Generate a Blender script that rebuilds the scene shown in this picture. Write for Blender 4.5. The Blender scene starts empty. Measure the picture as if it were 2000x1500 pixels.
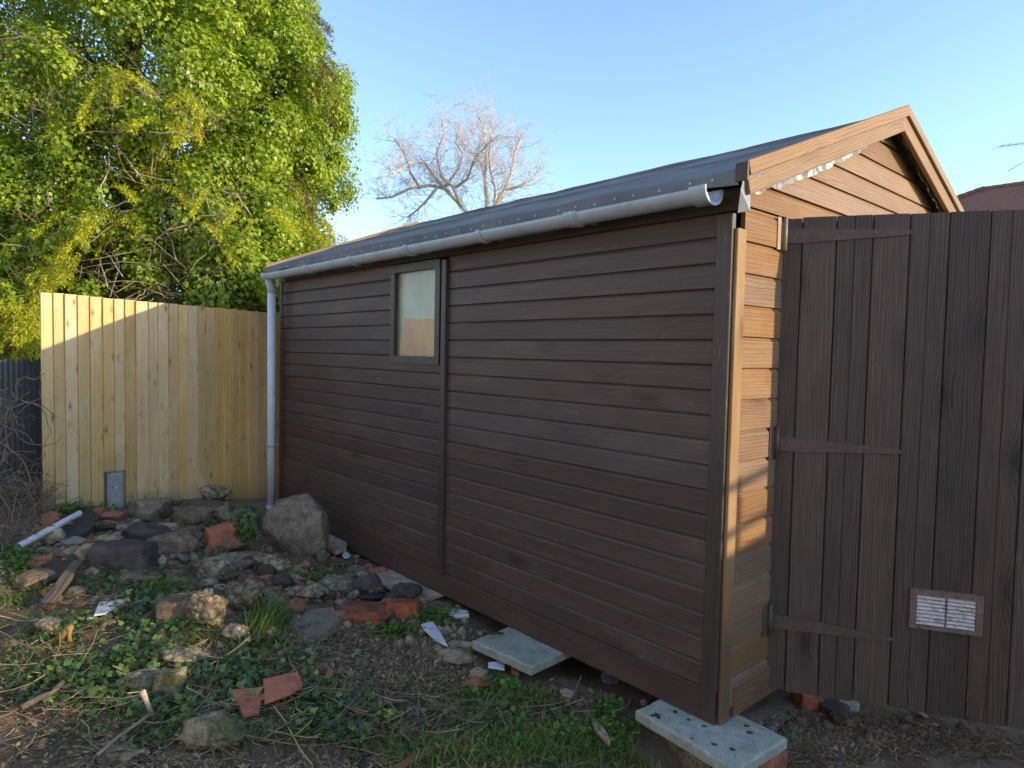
import bpy, bmesh, math, random
import numpy as np
from mathutils import Vector, Matrix, noise
random.seed(7); rng = np.random.default_rng(11)
S = bpy.context.scene
COL = S.collection
# ------------------------------------------------------------------ camera
FPX, CX, CY = 1314.0, 1000.0, 750.0
def _d(p): return np.array([p[0]-CX, -(p[1]-CY), -FPX])
_y = _d((-169., 665.)); _y /= np.linalg.norm(_y)
_x = _d((2480., 719.)); _x -= _y*(_x@_y); _x /= np.linalg.norm(_x)
RW = np.array([_x, _y, np.cross(_x, _y)])
CAM = np.array([-2.323, -1.371, 1.426])
cam = bpy.data.cameras.new('camera'); co = bpy.data.objects.new('camera', cam); COL.objects.link(co)
M = Matrix([[*RW[i], CAM[i]] for i in range(3)]+[[0, 0, 0, 1]]); co.matrix_world = M
cam.sensor_width = 36; cam.lens = 36*FPX/2000; cam.clip_start = .05; cam.clip_end = 2000
S.camera = co
# ------------------------------------------------------------------ sky, sun, exposure
SUN_A, SUN_E = math.radians(32.7), math.radians(14.2)
SD = Vector((math.sin(SUN_A)*math.cos(SUN_E), -math.cos(SUN_A)*math.cos(SUN_E), math.sin(SUN_E)))
W = bpy.data.worlds.new('World'); S.world = W; W.use_nodes = True
nt = W.node_tree; bg = nt.nodes['Background']
sky = nt.nodes.new('ShaderNodeTexSky'); sky.sky_type = 'NISHITA'; sky.sun_disc = False
sky.sun_elevation = SUN_E; sky.sun_rotation = math.atan2(SD.x, SD.y)
sky.air_density = 1.0; sky.dust_density = .3; sky.ozone_density = 3.0; sky.altitude = 50
hsv = nt.nodes.new('ShaderNodeHueSaturation'); hsv.inputs['Saturation'].default_value = .93
nt.links.new(sky.outputs[0], hsv.inputs['Color']); nt.links.new(hsv.outputs[0], bg.inputs[0]); bg.inputs[1].default_value = .15
sl = bpy.data.lights.new('sun', 'SUN'); sl.energy = 2.0; sl.angle = math.radians(.53); sl.color = (1, .82, .54)
so = bpy.data.objects.new('sun', sl); COL.objects.link(so); so.rotation_euler = (-SD).to_track_quat('-Z', 'Y').to_euler()
so.location = (5, -8, 6)
S.view_settings.view_transform = 'Standard'; S.view_settings.look = 'None'; S.view_settings.exposure = 1.5
S.view_settings.gamma = 1; S.view_settings.use_curve_mapping = False
# ------------------------------------------------------------------ helpers
def tag(o, label=None, cat=None, group=None, kind=None):
    if label: o['label'] = label
    if cat: o['category'] = cat
    if group: o['group'] = group
    if kind: o['kind'] = kind
    return o
def thing(name, label, cat, loc=(0, 0, 0), group=None):
    o = bpy.data.objects.new(name, None); COL.objects.link(o); o.location = loc; o.empty_display_size = .1
    return tag(o, label, cat, group)
def link(name, me, parent=None, mw=None):
    o = bpy.data.objects.new(name, me); COL.objects.link(o)
    if mw is not None: o.matrix_world = mw
    if parent is not None:
        o.parent = parent
        o.matrix_parent_inverse = Matrix.Translation(-parent.location) if parent.type == 'EMPTY' else parent.matrix_world.inverted()
    return o
def nmesh(name, v, f, mat=None, rnd=None, smooth=False):
    """v (N,3), f (F,k) uniform arrays"""
    v = np.asarray(v, np.float32); f = np.asarray(f, np.int32)
    me = bpy.data.meshes.new(name); k = f.shape[1]
    me.vertices.add(len(v)); me.vertices.foreach_set('co', v.ravel())
    me.loops.add(f.size); me.loops.foreach_set('vertex_index', f.ravel())
    me.polygons.add(len(f)); me.polygons.foreach_set('loop_start', np.arange(0, f.size, k, dtype=np.int32))
    me.polygons.foreach_set('loop_total', np.full(len(f), k, np.int32))
    me.update(calc_edges=True)
    if smooth: me.polygons.foreach_set('use_smooth', np.ones(len(f), bool))
    if rnd is not None:
        a = me.attributes.new('rnd', 'FLOAT', 'FACE'); a.data.foreach_set('value', np.asarray(rnd, np.float32))
    if mat: me.materials.append(mat)
    return me
class MB:
    def __init__(s): s.v = []; s.f = []; s.sm = []
    def add(s, vs, fs, smooth=False):
        b = len(s.v); s.v += [tuple(p) for p in vs]; s.f += [tuple(b+i for i in q) for q in fs]; s.sm += [smooth]*len(fs)
    def box(s, lo, hi, mw=None, ch=0):
        x0, y0, z0 = lo; x1, y1, z1 = hi
        vs = [Vector(p) for p in ((x0,y0,z0),(x1,y0,z0),(x1,y1,z0),(x0,y1,z0),(x0,y0,z1),(x1,y0,z1),(x1,y1,z1),(x0,y1,z1))]
        if mw is not None: vs = [mw@p for p in vs]
        s.add(vs, [(3,2,1,0),(4,5,6,7),(0,1,5,4),(1,2,6,5),(2,3,7,6),(3,0,4,7)])
    def prism(s, prof, x0, x1, mw=None):
        """profile in (y,z), extruded along x"""
        n = len(prof); vs = [Vector((x0, y, z)) for y, z in prof]+[Vector((x1, y, z)) for y, z in prof]
        if mw is not None: vs = [mw@p for p in vs]
        s.add(vs, [tuple(range(n))[::-1], tuple(range(n, 2*n))]+[(i, (i+1) % n, n+(i+1) % n, n+i) for i in range(n)])
    def tube(s, pts, rad, sides=6, cap=True):
        pts = [Vector(p) for p in pts]; n = len(pts)
        if not hasattr(rad, '__len__'): rad = [rad]*n
        vs = []; prev = None
        for i, p in enumerate(pts):
            t = (pts[min(i+1, n-1)]-pts[max(i-1, 0)]); t = t.normalized() if t.length > 1e-9 else Vector((0, 0, 1))
            if prev is None: a = t.orthogonal().normalized()
            else:
                a = prev-t*prev.dot(t); a = a.normalized() if a.length > 1e-6 else t.orthogonal().normalized()
            prev = a; b = t.cross(a)
            for k in range(sides):
                th = 2*math.pi*k/sides; vs.append(p+(a*math.cos(th)+b*math.sin(th))*rad[i])
        fs = [(i*sides+k, i*sides+(k+1) % sides, (i+1)*sides+(k+1) % sides, (i+1)*sides+k) for i in range(n-1) for k in range(sides)]
        if cap: fs += [tuple(range(sides))[::-1], tuple(range((n-1)*sides, n*sides))]
        s.add(vs, fs, True)
    def mesh(s, name, mat):
        me = bpy.data.meshes.new(name); me.from_pydata(s.v, [], s.f); me.update()
        me.polygons.foreach_set('use_smooth', s.sm)
        if mat: me.materials.append(mat)
        return me
    def build(s, name, mat, parent=None, mw=None): return link(name, s.mesh(name, mat), parent, mw)
def frame(xa, ya, za, loc): return Matrix([[xa[i], ya[i], za[i], loc[i]] for i in range(3)]+[[0, 0, 0, 1]])
def ray(px, py): return RW@_d((px, py))
def at(px, py, depth):
    return Vector(CAM+ray(px, py)*(depth/FPX))
RIGHT = Vector((RW[0][0], RW[1][0], 0)).normalized(); FWD = Vector((-RW[0][2], -RW[1][2], 0)).normalized()
CTRL = np.array([(-1.63,4.5,.22),(-.8,4.5,.17),(.05,4.5,.11),(-.55,2.75,.06),(-1.3,1.9,.12),(-1.2,1.7,.12),(-1.9,2.4,.14),(-1.85,3.2,.2),(-2.6,3.5,.24),
 (-1.8,1.2,.05),(-1.15,.6,-.03),(-.6,1.4,-.03),(-.3,.9,-.11),(-.25,2.1,-.05),(-.15,0,-.17),(.4,-.5,-.17),(-.6,-.3,-.13),(-2.3,-1.3,-.1),(1.5,1.5,-.2),
 (.4,3,-.15),(.4,1,-.2),(.3,4.3,.03),(-.25,3.5,.06),(-2.6,1,.06),(1.2,-1,-.17),(-.9,3.4,.14),(-3.4,5,.25),(-1,6,.15),(2,-3,-.15),(-4,-2,-.05),(-.2,2.7,-.02),(-.1,3.2,.0)])
def ground_np(x, y, detail=True):
    x = np.asarray(x, float); y = np.asarray(y, float); sh = x.shape
    P = np.stack([x.ravel(), y.ravel()], 1)
    d2 = ((P[:, None, :]-CTRL[None, :, :2])**2).sum(2)+.03
    w = 1/d2**1.6; z = (w*CTRL[:, 2]).sum(1)/w.sum(1)
    r = np.sqrt(((P-np.array([-.8, 2]))**2).sum(1)); far = np.clip((r-7)/12, 0, 1); z = z*(1-far)
    if detail:
        u, v = P[:, 0], P[:, 1]
        z = z+(.018*np.sin(3.1*u+1.7*np.sin(2.3*v))*np.sin(2.7*v+1.3*np.sin(3.3*u+1))+.010*np.sin(9*u+2*np.sin(7*v))*np.sin(8*v+2*np.sin(6*u+2)))*(1-far)
    return z.reshape(sh)
def gz(x, y): return float(ground_np(np.array([x]), np.array([y]))[0])
def gpt(px, py):
    v = ray(px, py); t0 = (0-CAM[2])/v[2]; P = CAM+v*t0
    for _ in range(12):
        t = (gz(P[0], P[1])-CAM[2])/v[2]; P = CAM+v*(.5*t+.5*((P-CAM)@v)/(v@v))
    return Vector(P)
def zpt(px, py, z):
    v = ray(px, py); return Vector(CAM+v*((z-CAM[2])/v[2]))
def depth_of(P): return float(-(RW.T@(np.array(P)-CAM))[2])
# ------------------------------------------------------------------ materials
def newmat(name):
    m = bpy.data.materials.new(name); m.use_nodes = True; t = m.node_tree
    return m, t, t.nodes['Principled BSDF']
class NT:
    def __init__(s, t): s.t = t
    def n(s, ty, **kw):
        o = s.t.nodes.new(ty)
        for k, v in kw.items(): setattr(o, k, v)
        return o
    def l(s, a, b): s.t.links.new(a, b)
    def set(s, sock, v):
        if hasattr(v, 'links'): s.l(v, sock)
        else: sock.default_value = v
    def math(s, op, a, b=None, c=None, clamp=False):
        o = s.n('ShaderNodeMath', operation=op, use_clamp=clamp); s.set(o.inputs[0], a)
        if b is not None: s.set(o.inputs[1], b)
        if c is not None: s.set(o.inputs[2], c)
        return o.outputs[0]
    def vmath(s, op, a, b):
        o = s.n('ShaderNodeVectorMath', operation=op); s.set(o.inputs[0], a); s.set(o.inputs[1], b); return o.outputs[0]
    def noise(s, vec, scale, detail=4, rough=.55, dist=0):
        o = s.n('ShaderNodeTexNoise'); s.set(o.inputs['Vector'], vec); o.inputs['Scale'].default_value = scale
        o.inputs['Detail'].default_value = detail; o.inputs['Roughness'].default_value = rough; o.inputs['Distortion'].default_value = dist
        return o.outputs['Fac']
    def voro(s, vec, scale, feature='F1', rnd=1):
        o = s.n('ShaderNodeTexVoronoi', feature=feature); s.set(o.inputs['Vector'], vec); o.inputs['Scale'].default_value = scale
        o.inputs['Randomness'].default_value = rnd; return o
    def ramp(s, fac, stops):
        o = s.n('ShaderNodeValToRGB'); s.set(o.inputs[0], fac); e = o.color_ramp.elements
        while len(e) < len(stops): e.new(.5)
        for i, (p, c) in enumerate(stops):
            e[i].position = p; e[i].color = (*c, 1) if not isinstance(c, (int, float)) else (c, c, c, 1)
        return o.outputs[0]
    def mix(s, fac, a, b, blend='MIX'):
        o = s.n('ShaderNodeMix', data_type='RGBA', blend_type=blend); s.set(o.inputs[0], fac)
        for sock, v in ((o.inputs[6], a), (o.inputs[7], b)):
            if isinstance(v, tuple): sock.default_value = (*v, 1) if len(v) == 3 else v
            else: s.l(v, sock)
        return o.outputs[2]
    def maprange(s, v, a, b, c=0, d=1):
        o = s.n('ShaderNodeMapRange', clamp=True); s.set(o.inputs[0], v)
        for i, q in enumerate((a, b, c, d)): o.inputs[i+1].default_value = q
        return o.outputs[0]
    def scale(s, vec, sc):
        o = s.n('ShaderNodeMapping'); s.set(o.inputs[0], vec); o.inputs['Scale'].default_value = sc; return o.outputs[0]
    def bump(s, h, strength, dist, normal=None):
        o = s.n('ShaderNodeBump'); s.set(o.inputs['Height'], h); o.inputs['Strength'].default_value = strength; o.inputs['Distance'].default_value = dist
        if normal is not None: s.l(normal, o.inputs['Normal'])
        return o.outputs[0]
def objcoord(n):
    tc = n.n('ShaderNodeTexCoord').outputs['Object']; oi = n.n('ShaderNodeObjectInfo').outputs['Random']
    cx = n.n('ShaderNodeCombineXYZ'); n.l(n.math('MULTIPLY', oi, 53.1), cx.inputs[0]); n.l(n.math('MULTIPLY', oi, 17.7), cx.inputs[1]); n.l(n.math('MULTIPLY', oi, 91.3), cx.inputs[2])
    return n.vmath('ADD', tc, cx.outputs[0]), oi, tc
def wood(name, light, dark, knot, knots=.5, ring=60, bumpd=.0015, rough=.6, streak=None, var=.25, spec=.3, scuff=None, knotscale=2.2, fine=.5, stain=None, con=(.15, .85), fs=170, foot=None, kr=(.15, .05)):
    """grain runs along local X, width along local Z"""
    m, t, b = newmat(name); n = NT(t); v, oi, raw = objcoord(n)
    # knots: cells stretched along the grain
    kv = n.scale(v, (knotscale, knotscale*2.5, knotscale*2.5)); vo = n.voro(kv, 1.0)
    kd = vo.outputs['Distance']; kc = n.n('ShaderNodeSeparateColor'); n.l(vo.outputs['Color'], kc.inputs[0])
    has = n.math('LESS_THAN', kc.outputs[0], knots)
    near = n.math('MULTIPLY', n.maprange(kd, .42, .0), has)
    sx = n.n('ShaderNodeSeparateXYZ'); n.l(v, sx.inputs[0])
    lowf = n.noise(n.scale(v, (.30, 5, 5)), 1.6, 3, .5)
    med = n.noise(n.scale(v, (1.6, 26, 26)), 1.0, 3, .5)
    ph = n.math('ADD', n.math('MULTIPLY', sx.outputs[2], ring*.8), n.math('ADD', n.math('MULTIPLY', lowf, ring*.07), n.math('MULTIPLY', n.math('POWER', near, 1.3), 6.0)))
    ph = n.math('ADD', ph, n.math('MULTIPLY', med, 1.0))
    wv = n.math('MULTIPLY_ADD', n.math('SINE', n.math('MULTIPLY', ph, 3.0)), .5, .5)
    wv = n.math('POWER', wv, 1.6)
    fi = n.noise(n.scale(v, (4, fs, fs)), 1.0, 4, .65)
    fl = n.math('SUBTRACT', fine, n.math('MULTIPLY', near, .45*fine)); g = n.math('ADD', n.math('MULTIPLY', wv, n.math('SUBTRACT', 1.0, fl)), n.math('MULTIPLY', fi, fl))
    col = n.mix(n.maprange(g, con[0], con[1]), light, dark)
    blot = n.noise(n.scale(v, (.8, 3, 3)), 2.4, 4, .6)
    if streak: col = n.mix(n.maprange(blot, .5, .72, 0, .75), col, streak)
    if stain:
        st = n.noise(n.scale(v, (1.4, 3, 3)), 5.5, 5, .65); col = n.mix(n.maprange(st, .56, .72, 0, .8), col, stain)
    km = n.math('MULTIPLY', n.maprange(kd, kr[0], kr[1]), has)
    col = n.mix(n.math('MULTIPLY', km, .75), col, knot)
    halo = n.math('MULTIPLY', n.maprange(kd, kr[0]*2.2, kr[0]*.8, 0, .4), has); col = n.mix(halo, col, knot)
    hs = n.n('ShaderNodeHueSaturation'); n.l(col, hs.inputs['Color'])
    n.l(n.math('ADD', n.math('MULTIPLY', n.math('SUBTRACT', oi, .5), var*2), n.math('MULTIPLY_ADD', blot, .5, .75)), hs.inputs['Value'])
    n.l(n.math('MULTIPLY_ADD', n.math('FRACT', n.math('MULTIPLY', oi, 7.3)), .3, .85), hs.inputs['Saturation'])
    col = hs.outputs[0]
    if scuff:
        sc = n.noise(n.scale(v, (5, 30, 30)), 2.2, 6, .75); ar = n.noise(v, 1.3, 2, .5)
        col = n.mix(n.math('MULTIPLY', n.maprange(sc, .57, .68, 0, .6), n.maprange(ar, .42, .6)), col, scuff)
    if foot:
        sr = n.n('ShaderNodeSeparateXYZ'); n.l(raw, sr.inputs[0]); fx = n.math('ADD', sr.outputs[0], n.math('MULTIPLY', n.math('SUBTRACT', n.noise(v, 9, 4, .6), .5), foot[3])); col = n.mix(n.maprange(fx, foot[0], foot[1], foot[4] if len(foot) > 4 else .85, 0), col, foot[2])
    n.l(col, b.inputs['Base Color']); b.inputs['Roughness'].default_value = rough; b.inputs['Specular IOR Level'].default_value = spec
    n.l(n.maprange(fi, .2, .8, rough-.1, rough+.12), b.inputs['Roughness'])
    n.l(n.bump(n.math('ADD', n.math('SUBTRACT', 1.0, g), n.math('MULTIPLY', km, -.4)), .8, bumpd), b.inputs['Normal'])
    return m
def plain(name, col, rough=.5, spec=.4, var=.12, nscale=6, bumpd=0, metal=0, dirt=None, dirtamt=.5):
    m, t, b = newmat(name); n = NT(t); v, oi, raw = objcoord(n)
    nz = n.noise(v, nscale, 5, .6); hs = n.n('ShaderNodeHueSaturation'); hs.inputs['Color'].default_value = (*col, 1)
    n.l(n.math('MULTIPLY_ADD', nz, var*4, 1-var*2), hs.inputs['Value']); c = hs.outputs[0]
    if dirt: c = n.mix(n.maprange(n.noise(v, nscale*2.3, 6, .7), .5, .68, 0, dirtamt), c, dirt)
    n.l(c, b.inputs['Base Color']); b.inputs['Specular IOR Level'].default_value = spec; b.inputs['Metallic'].default_value = metal
    n.l(n.maprange(nz, .3, .7, max(rough-.08, .05), rough+.08), b.inputs['Roughness'])
    if bumpd: n.l(n.bump(n.noise(v, nscale*9, 6, .7), .9, bumpd), b.inputs['Normal'])
    return m
def stone(name, a, bcol, agg=None, aggscale=60, aggamt=.5, moss=None, mossamt=.5, bumpd=.006, lump=0, patch=None, patchamt=.6):
    m, t, b = newmat(name); n = NT(t); v, oi, raw = objcoord(n)
    big = n.noise(v, 7, 6, .65); fine = n.noise(v, 45, 6, .7)
    c = n.mix(n.maprange(n.math('ADD', n.math('MULTIPLY', big, .6), n.math('MULTIPLY', fine, .4)), .36, .64), a, bcol)
    h = n.math('ADD', n.math('MULTIPLY', big, .6), n.math('MULTIPLY', fine, .5))
    dn = n.noise(v, 16, 7, .75); c = n.mix(n.maprange(dn, .55, .63, 0, .38), c, tuple(q*.38 for q in bcol)); c = n.mix(n.maprange(n.noise(v, 120, 4, .7), .56, .70, 0, .45), c, tuple(min(q*1.9, .8) for q in a)); h = n.math('SUBTRACT', h, n.math('MULTIPLY', n.maprange(dn, .5, .62), .25))
    if patch: c = n.mix(n.maprange(n.noise(v, 11, 4, .6), .5, .56, 0, patchamt), c, patch)
    if agg:
        vo = n.voro(v, aggscale); sc = n.n('ShaderNodeSeparateColor'); n.l(vo.outputs['Color'], sc.inputs[0])
        msk = n.math('MULTIPLY', n.maprange(vo.outputs['Distance'], .42, .3), n.math('LESS_THAN', sc.outputs[0], aggamt))
        cc = n.mix(sc.outputs[1], agg, tuple(q*.45 for q in agg)); c = n.mix(n.math('MULTIPLY', msk, .85), c, cc)
        h = n.math('ADD', h, n.math('MULTIPLY', msk, .35))
    if lump:
        vl = n.voro(v, lump); h = n.math('SUBTRACT', h, n.math('MULTIPLY', vl.outputs['Distance'], .9))
        c = n.mix(n.maprange(vl.outputs['Distance'], .45, .75, 0, .7), c, tuple(q*.35 for q in bcol))
    if moss:
        mm = n.noise(v, 9, 6, .7); c = n.mix(n.maprange(mm, .62-.2*mossamt, .72-.2*mossamt, 0, .85), c, moss)
    hs = n.n('ShaderNodeHueSaturation'); n.l(c, hs.inputs['Color']); n.l(n.math('MULTIPLY_ADD', oi, .3, .85), hs.inputs['Value'])
    n.l(hs.outputs[0], b.inputs['Base Color']); b.inputs['Roughness'].default_value = .85; b.inputs['Specular IOR Level'].default_value = .25
    n.l(n.bump(h, 1, bumpd*1.8), b.inputs['Normal'])
    return m
def leafmat(name, stops, trans=.35, rough=.4, spec=.45):
    m, t, b = newmat(name); n = NT(t)
    a = n.n('ShaderNodeAttribute', attribute_name='rnd').outputs['Fac']; c = n.ramp(a, stops)
    n.l(c, b.inputs['Base Color']); b.inputs['Roughness'].default_value = rough; b.inputs['Specular IOR Level'].default_value = spec
    tr = n.n('ShaderNodeBsdfTranslucent'); n.l(n.mix(1.0, c, (1.15, 1.2, .55), 'MULTIPLY'), tr.inputs[0])
    mx = n.n('ShaderNodeMixShader'); mx.inputs[0].default_value = trans; n.l(b.outputs[0], mx.inputs[1]); n.l(tr.outputs[0], mx.inputs[2])
    n.l(mx.outputs[0], t.nodes['Material Output'].inputs[0])
    return m
MW = {}
MW['clad'] = wood('painted_cladding_wood', (.094, .059, .047), (.068, .042, .034), (.038, .025, .021),   .35, 120, .0009, .60, streak=(.112, .078, .060), var=.13, spec=.5, scuff=(.21, .175, .15), fine=.8, con=(.25,.75), stain=(.088, .046, .037))
MW['trim'] = wood('painted_trim_wood', (.080, .053, .043), (.056, .037, .030), (.045, .033, .029), .3, 120, .0008, .48, var=.08, spec=.45, scuff=(.22, .18, .15), fine=.8)
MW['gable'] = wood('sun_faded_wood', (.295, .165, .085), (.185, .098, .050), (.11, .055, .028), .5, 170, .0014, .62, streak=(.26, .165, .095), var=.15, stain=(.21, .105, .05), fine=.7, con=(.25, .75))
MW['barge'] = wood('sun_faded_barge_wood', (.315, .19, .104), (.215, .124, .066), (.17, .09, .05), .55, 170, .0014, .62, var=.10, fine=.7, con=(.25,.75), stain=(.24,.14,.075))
MW['post'] = wood('pale_worn_post_wood', (.38, .235, .12), (.27, .16, .08), (.13, .07, .04), .45, 170, .0012, .6, streak=(.36, .25, .15), var=.06, fine=.75, con=(.25,.75), stain=(.28,.18,.1), foot=(.30, .50, (.15, .092, .06), .12))
MW['gable_low'] = wood('darker_end_wood', (.27, .16, .09), (.18, .105, .06), (.09, .05, .03), .4, 170, .0014, .62, streak=(.19, .13, .085), var=.15, stain=(.15, .085, .05), fine=.7, con=(.25, .75))  # darker, duller wood for the lowest end boards
MW['foot'] = wood('dark_foot_wood', (.22, .14, .09), (.155, .098, .064), (.06, .04, .03), .3, 120, .001, .55, var=.08)
MW['door'] = wood('weathered_door_wood', (.128, .091, .075), (.046, .033, .028), (.022, .016, .014), .95, 250, .0020, .62, streak=(.055, .038, .035), var=.24, spec=.4, knotscale=2.3, fine=.78, stain=(.085, .042, .036), con=(.24, .76), fs=150)
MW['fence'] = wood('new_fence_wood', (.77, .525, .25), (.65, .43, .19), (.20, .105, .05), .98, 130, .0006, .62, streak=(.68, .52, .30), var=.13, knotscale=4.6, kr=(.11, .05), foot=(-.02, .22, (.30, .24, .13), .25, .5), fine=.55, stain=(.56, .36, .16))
MW['old'] = wood('old_timber', (.22, .165, .12), (.12, .085, .06), (.06, .04, .03), .3, 60, .002, .75, var=.15)
MW['weathered'] = wood('weathered_grey_timber', (.16, .125, .10), (.08, .06, .05), (.05, .035, .03), .3, 120, .002, .8, var=.1)
MW['orange'] = wood('split_orange_timber', (.30, .16, .07), (.2, .10, .045), (.1, .05, .02), .2, 60, .002, .7, var=.1)
MW['sunny'] = wood('fresh_broken_timber', (.45, .30, .15), (.33, .2, .09), (.1, .05, .02), .2, 60, .002, .7, var=.1)
MW['grey_fence'] = wood('grey_fence_wood', (.2, .17, .14), (.13, .11, .09), (.06, .05, .04), .3, 50, .001, .7)
MAT = {}
MAT['gutter'] = plain('grey_gutter_plastic', (.44, .50, .575), .38, .5, .05, 4, dirt=(.14, .14, .14), dirtamt=.3)
MAT['pipe'] = plain('pale_downpipe_plastic', (.70, .78, .88), .35, .5, .03, 3, dirt=(.35, .34, .32), dirtamt=.25)
MAT['iron'] = plain('painted_hinge_iron', (.105, .078, .066), .55, .4, .2, 10, .0006, dirt=(.20, .115, .07), dirtamt=.8)
MAT['nail'] = plain('galvanised_nail', (.75, .75, .75), .3, .6, .02, metal=.4)
MAT['foil'] = plain('torn_silver_foil', (.30, .30, .31), .36, .5, .2, 18, .0015)
MAT['ventmat'] = plain('worn_vent_plastic', (.66, .62, .62), .5, .4, .15, 14, .0004, dirt=(.16, .085, .055), dirtamt=.9)
MAT['ventdark'] = plain('vent_frame_stained', (.20, .145, .125), .5, .4, .3, 30, .0005, dirt=(.05, .03, .025), dirtamt=.9)
MAT['dark'] = plain('shed_interior_dark', (.03, .026, .022), .9, .1)
MAT['white'] = plain('white_glazed_ceramic', (.68, .71, .76), .25, .5, .05, 8, dirt=(.2, .16, .12), dirtamt=.6)
MAT['whiteplastic'] = plain('white_plastic', (.78, .78, .78), .35, .5, .05, 5, dirt=(.3, .24, .18), dirtamt=.6)
MAT['bluescrap'] = plain('bluish_plastic_scrap', (.34, .40, .48), .35, .5, .2, 20, dirt=(.03, .03, .03), dirtamt=.9)
MAT['blacksheet'] = plain('black_sheet', (.022, .023, .028), .45, .5, .2, 12, .002)
MAT['cable'] = plain('black_cable', (.018, .018, .02), .4, .4)
MAT['cardboard'] = plain('tan_board', (.90, .56, .33), .8, .1, .04, 5, .0006, dirt=(.76, .46, .26), dirtamt=.5)
MAT['sheet'] = plain('greenish_polythene', (.76, .78, .70), .5, .4, .1, 3, .002, dirt=(.50, .55, .46), dirtamt=.6)
MAT['rust'] = plain('rusty_nail', (.10, .05, .03), .7, .3)
MAT['corr'] = plain('dark_corrugated_sheet', (.055, .06, .07), .35, .6, .12, 5, dirt=(.03, .03, .03), dirtamt=.5)
MAT['slab'] = stone('concrete_paver', (.43, .45, .385), (.32, .345, .285), (.45, .46, .43), 140, .3, None, .3, .002, patch=(.25, .25, .18), patchamt=.4)
MAT['slabpink'] = stone('pinkish_slab', (0.642, 0.473, 0.342), (0.467, 0.339, 0.251), None, 60, .3, None, .3, .002, patch=(.16, .12, .1), patchamt=.4)
MAT['post_conc'] = stone('concrete_post', (0.460, 0.468, 0.435), (0.365, 0.377, 0.351), (.2, .2, .2), 90, .2, None, .3, .0015)
MAT['grey'] = stone('grey_conglomerate', (0.409, 0.333, 0.237), (0.237, 0.193, 0.140), (.40, .37, .31), 55, .42, (.075, .08, .03), .25, .010, patch=(.2, .165, .12), patchamt=.5)
MAT['flint'] = stone('flinty_lump', (0.750, 0.617, 0.382), (0.264, 0.206, 0.135), (.60, .54, .42), 38, .5, (.09, .09, .035), .2, .016, lump=26)
MAT['pale'] = stone('pale_flint', (.62, .50, .30), (.34, .26, .15), (.75, .66, .48), 40, .55, None, .2, .016, lump=30, patch=(.16, .13, .1), patchamt=.75)
MAT['brown'] = stone('brown_rock', (0.316, 0.222, 0.140), (0.159, 0.111, 0.074), (.26, .22, .17), 50, .22, (.06, .07, .022), .35, .008, patch=(.15, .11, .075), patchamt=.5)
MAT['mossy'] = stone('mossy_rock', (0.448, 0.362, 0.237), (0.237, 0.193, 0.124), (.35, .33, .27), 50, .3, (.09, .10, .03), .75, .010)
MAT['darkrock'] = stone('dark_slab_rock', (0.130, 0.111, 0.091), (0.073, 0.063, 0.055), (.12, .11, .1), 90, .15, (.05, .05, .02), .1, .005)
MAT['darkflag'] = stone('grey_flagstone', (0.303, 0.255, 0.187), (0.184, 0.152, 0.115), (.2, .18, .15), 90, .15, (.12, .105, .04), .2, .004)
MAT['beige'] = stone('beige_stone', (0.588, 0.436, 0.271), (0.347, 0.253, 0.163), (.45, .4, .32), 50, .2, None, .2, .007)
MAT['pinkwhite'] = stone('pinkish_white_stone', (.44, .36, .33), (.25, .19, .17), None, 50, .2, None, .2, .006)
MAT['brick'] = stone('red_brick', (0.584, 0.209, 0.111), (0.367, 0.129, 0.077), (.34, .2, .15), 80, .15, None, .2, .005, patch=(.19, .15, .12), patchamt=.55)
MAT['redbroken'] = stone('broken_red_brick', (0.530, 0.158, 0.070), (0.312, 0.090, 0.049), None, 80, .15, None, .2, .008, patch=(.12, .085, .065), patchamt=.55)
MAT['terra'] = stone('terracotta_tile', (0.584, 0.205, 0.114), (0.409, 0.139, 0.079), None, 80, .15, None, .2, .002, patch=(.16, .08, .06), patchamt=.35)
MAT['yellowmoss'] = stone('yellow_grey_mossy_stone', (0.626, 0.515, 0.254), (0.347, 0.277, 0.153), None, 60, .3, (.2, .19, .07), .6, .008)
MAT['bark'] = stone('bark', (0.194, 0.139, 0.091), (0.083, 0.059, 0.040), None, 60, .3, (.09, .08, .03), .2, .012)
MAT['palebark'] = stone('pale_bark', (.70, .60, .46), (.52, .43, .32), None, 60, .3, None, .2, .01)
MAT['twig'] = stone('twig_bark', (.74, .64, .58), (.60, .50, .45), None, 60, .3, None, .2, .003)
MAT['deadtwig'] = stone('dead_stems', (.40, .30, .21), (.24, .175, .12), None, 60, .3, None, .2, .003)
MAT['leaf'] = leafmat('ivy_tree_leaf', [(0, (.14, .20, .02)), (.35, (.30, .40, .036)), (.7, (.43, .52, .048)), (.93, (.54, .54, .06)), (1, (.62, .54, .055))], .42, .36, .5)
MAT['spray'] = leafmat('golden_conifer_leaf', [(0, (.26, .28, .03)), (.5, (.52, .53, .05)), (1, (.70, .64, .055))], .35, .6, .2)
MAT['brownspray'] = leafmat('brown_conifer_leaf', [(0, (.09, .075, .03)), (.5, (.16, .135, .045)), (1, (.24, .2, .06))], .3, .6, .2)
MAT['ivyg'] = leafmat('ground_ivy_leaf', [(0, (.045, .078, .030)), (.5, (.088, .155, .045)), (.8, (.17, .25, .055)), (.93, (.30, .35, .07)), (1, (.26, .19, .09))], .22, .38, .5)
MAT['weed'] = leafmat('weed_leaf', [(0, (.06, .14, .03)), (.6, (.12, .24, .045)), (1, (.26, .36, .07))], .3, .5, .3)
MAT['grass'] = leafmat('grass_blade', [(0, (.07, .12, .025)), (.5, (.16, .24, .045)), (.8, (.27, .31, .075)), (1, (.45, .38, .17))], .3, .5, .3)
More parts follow.
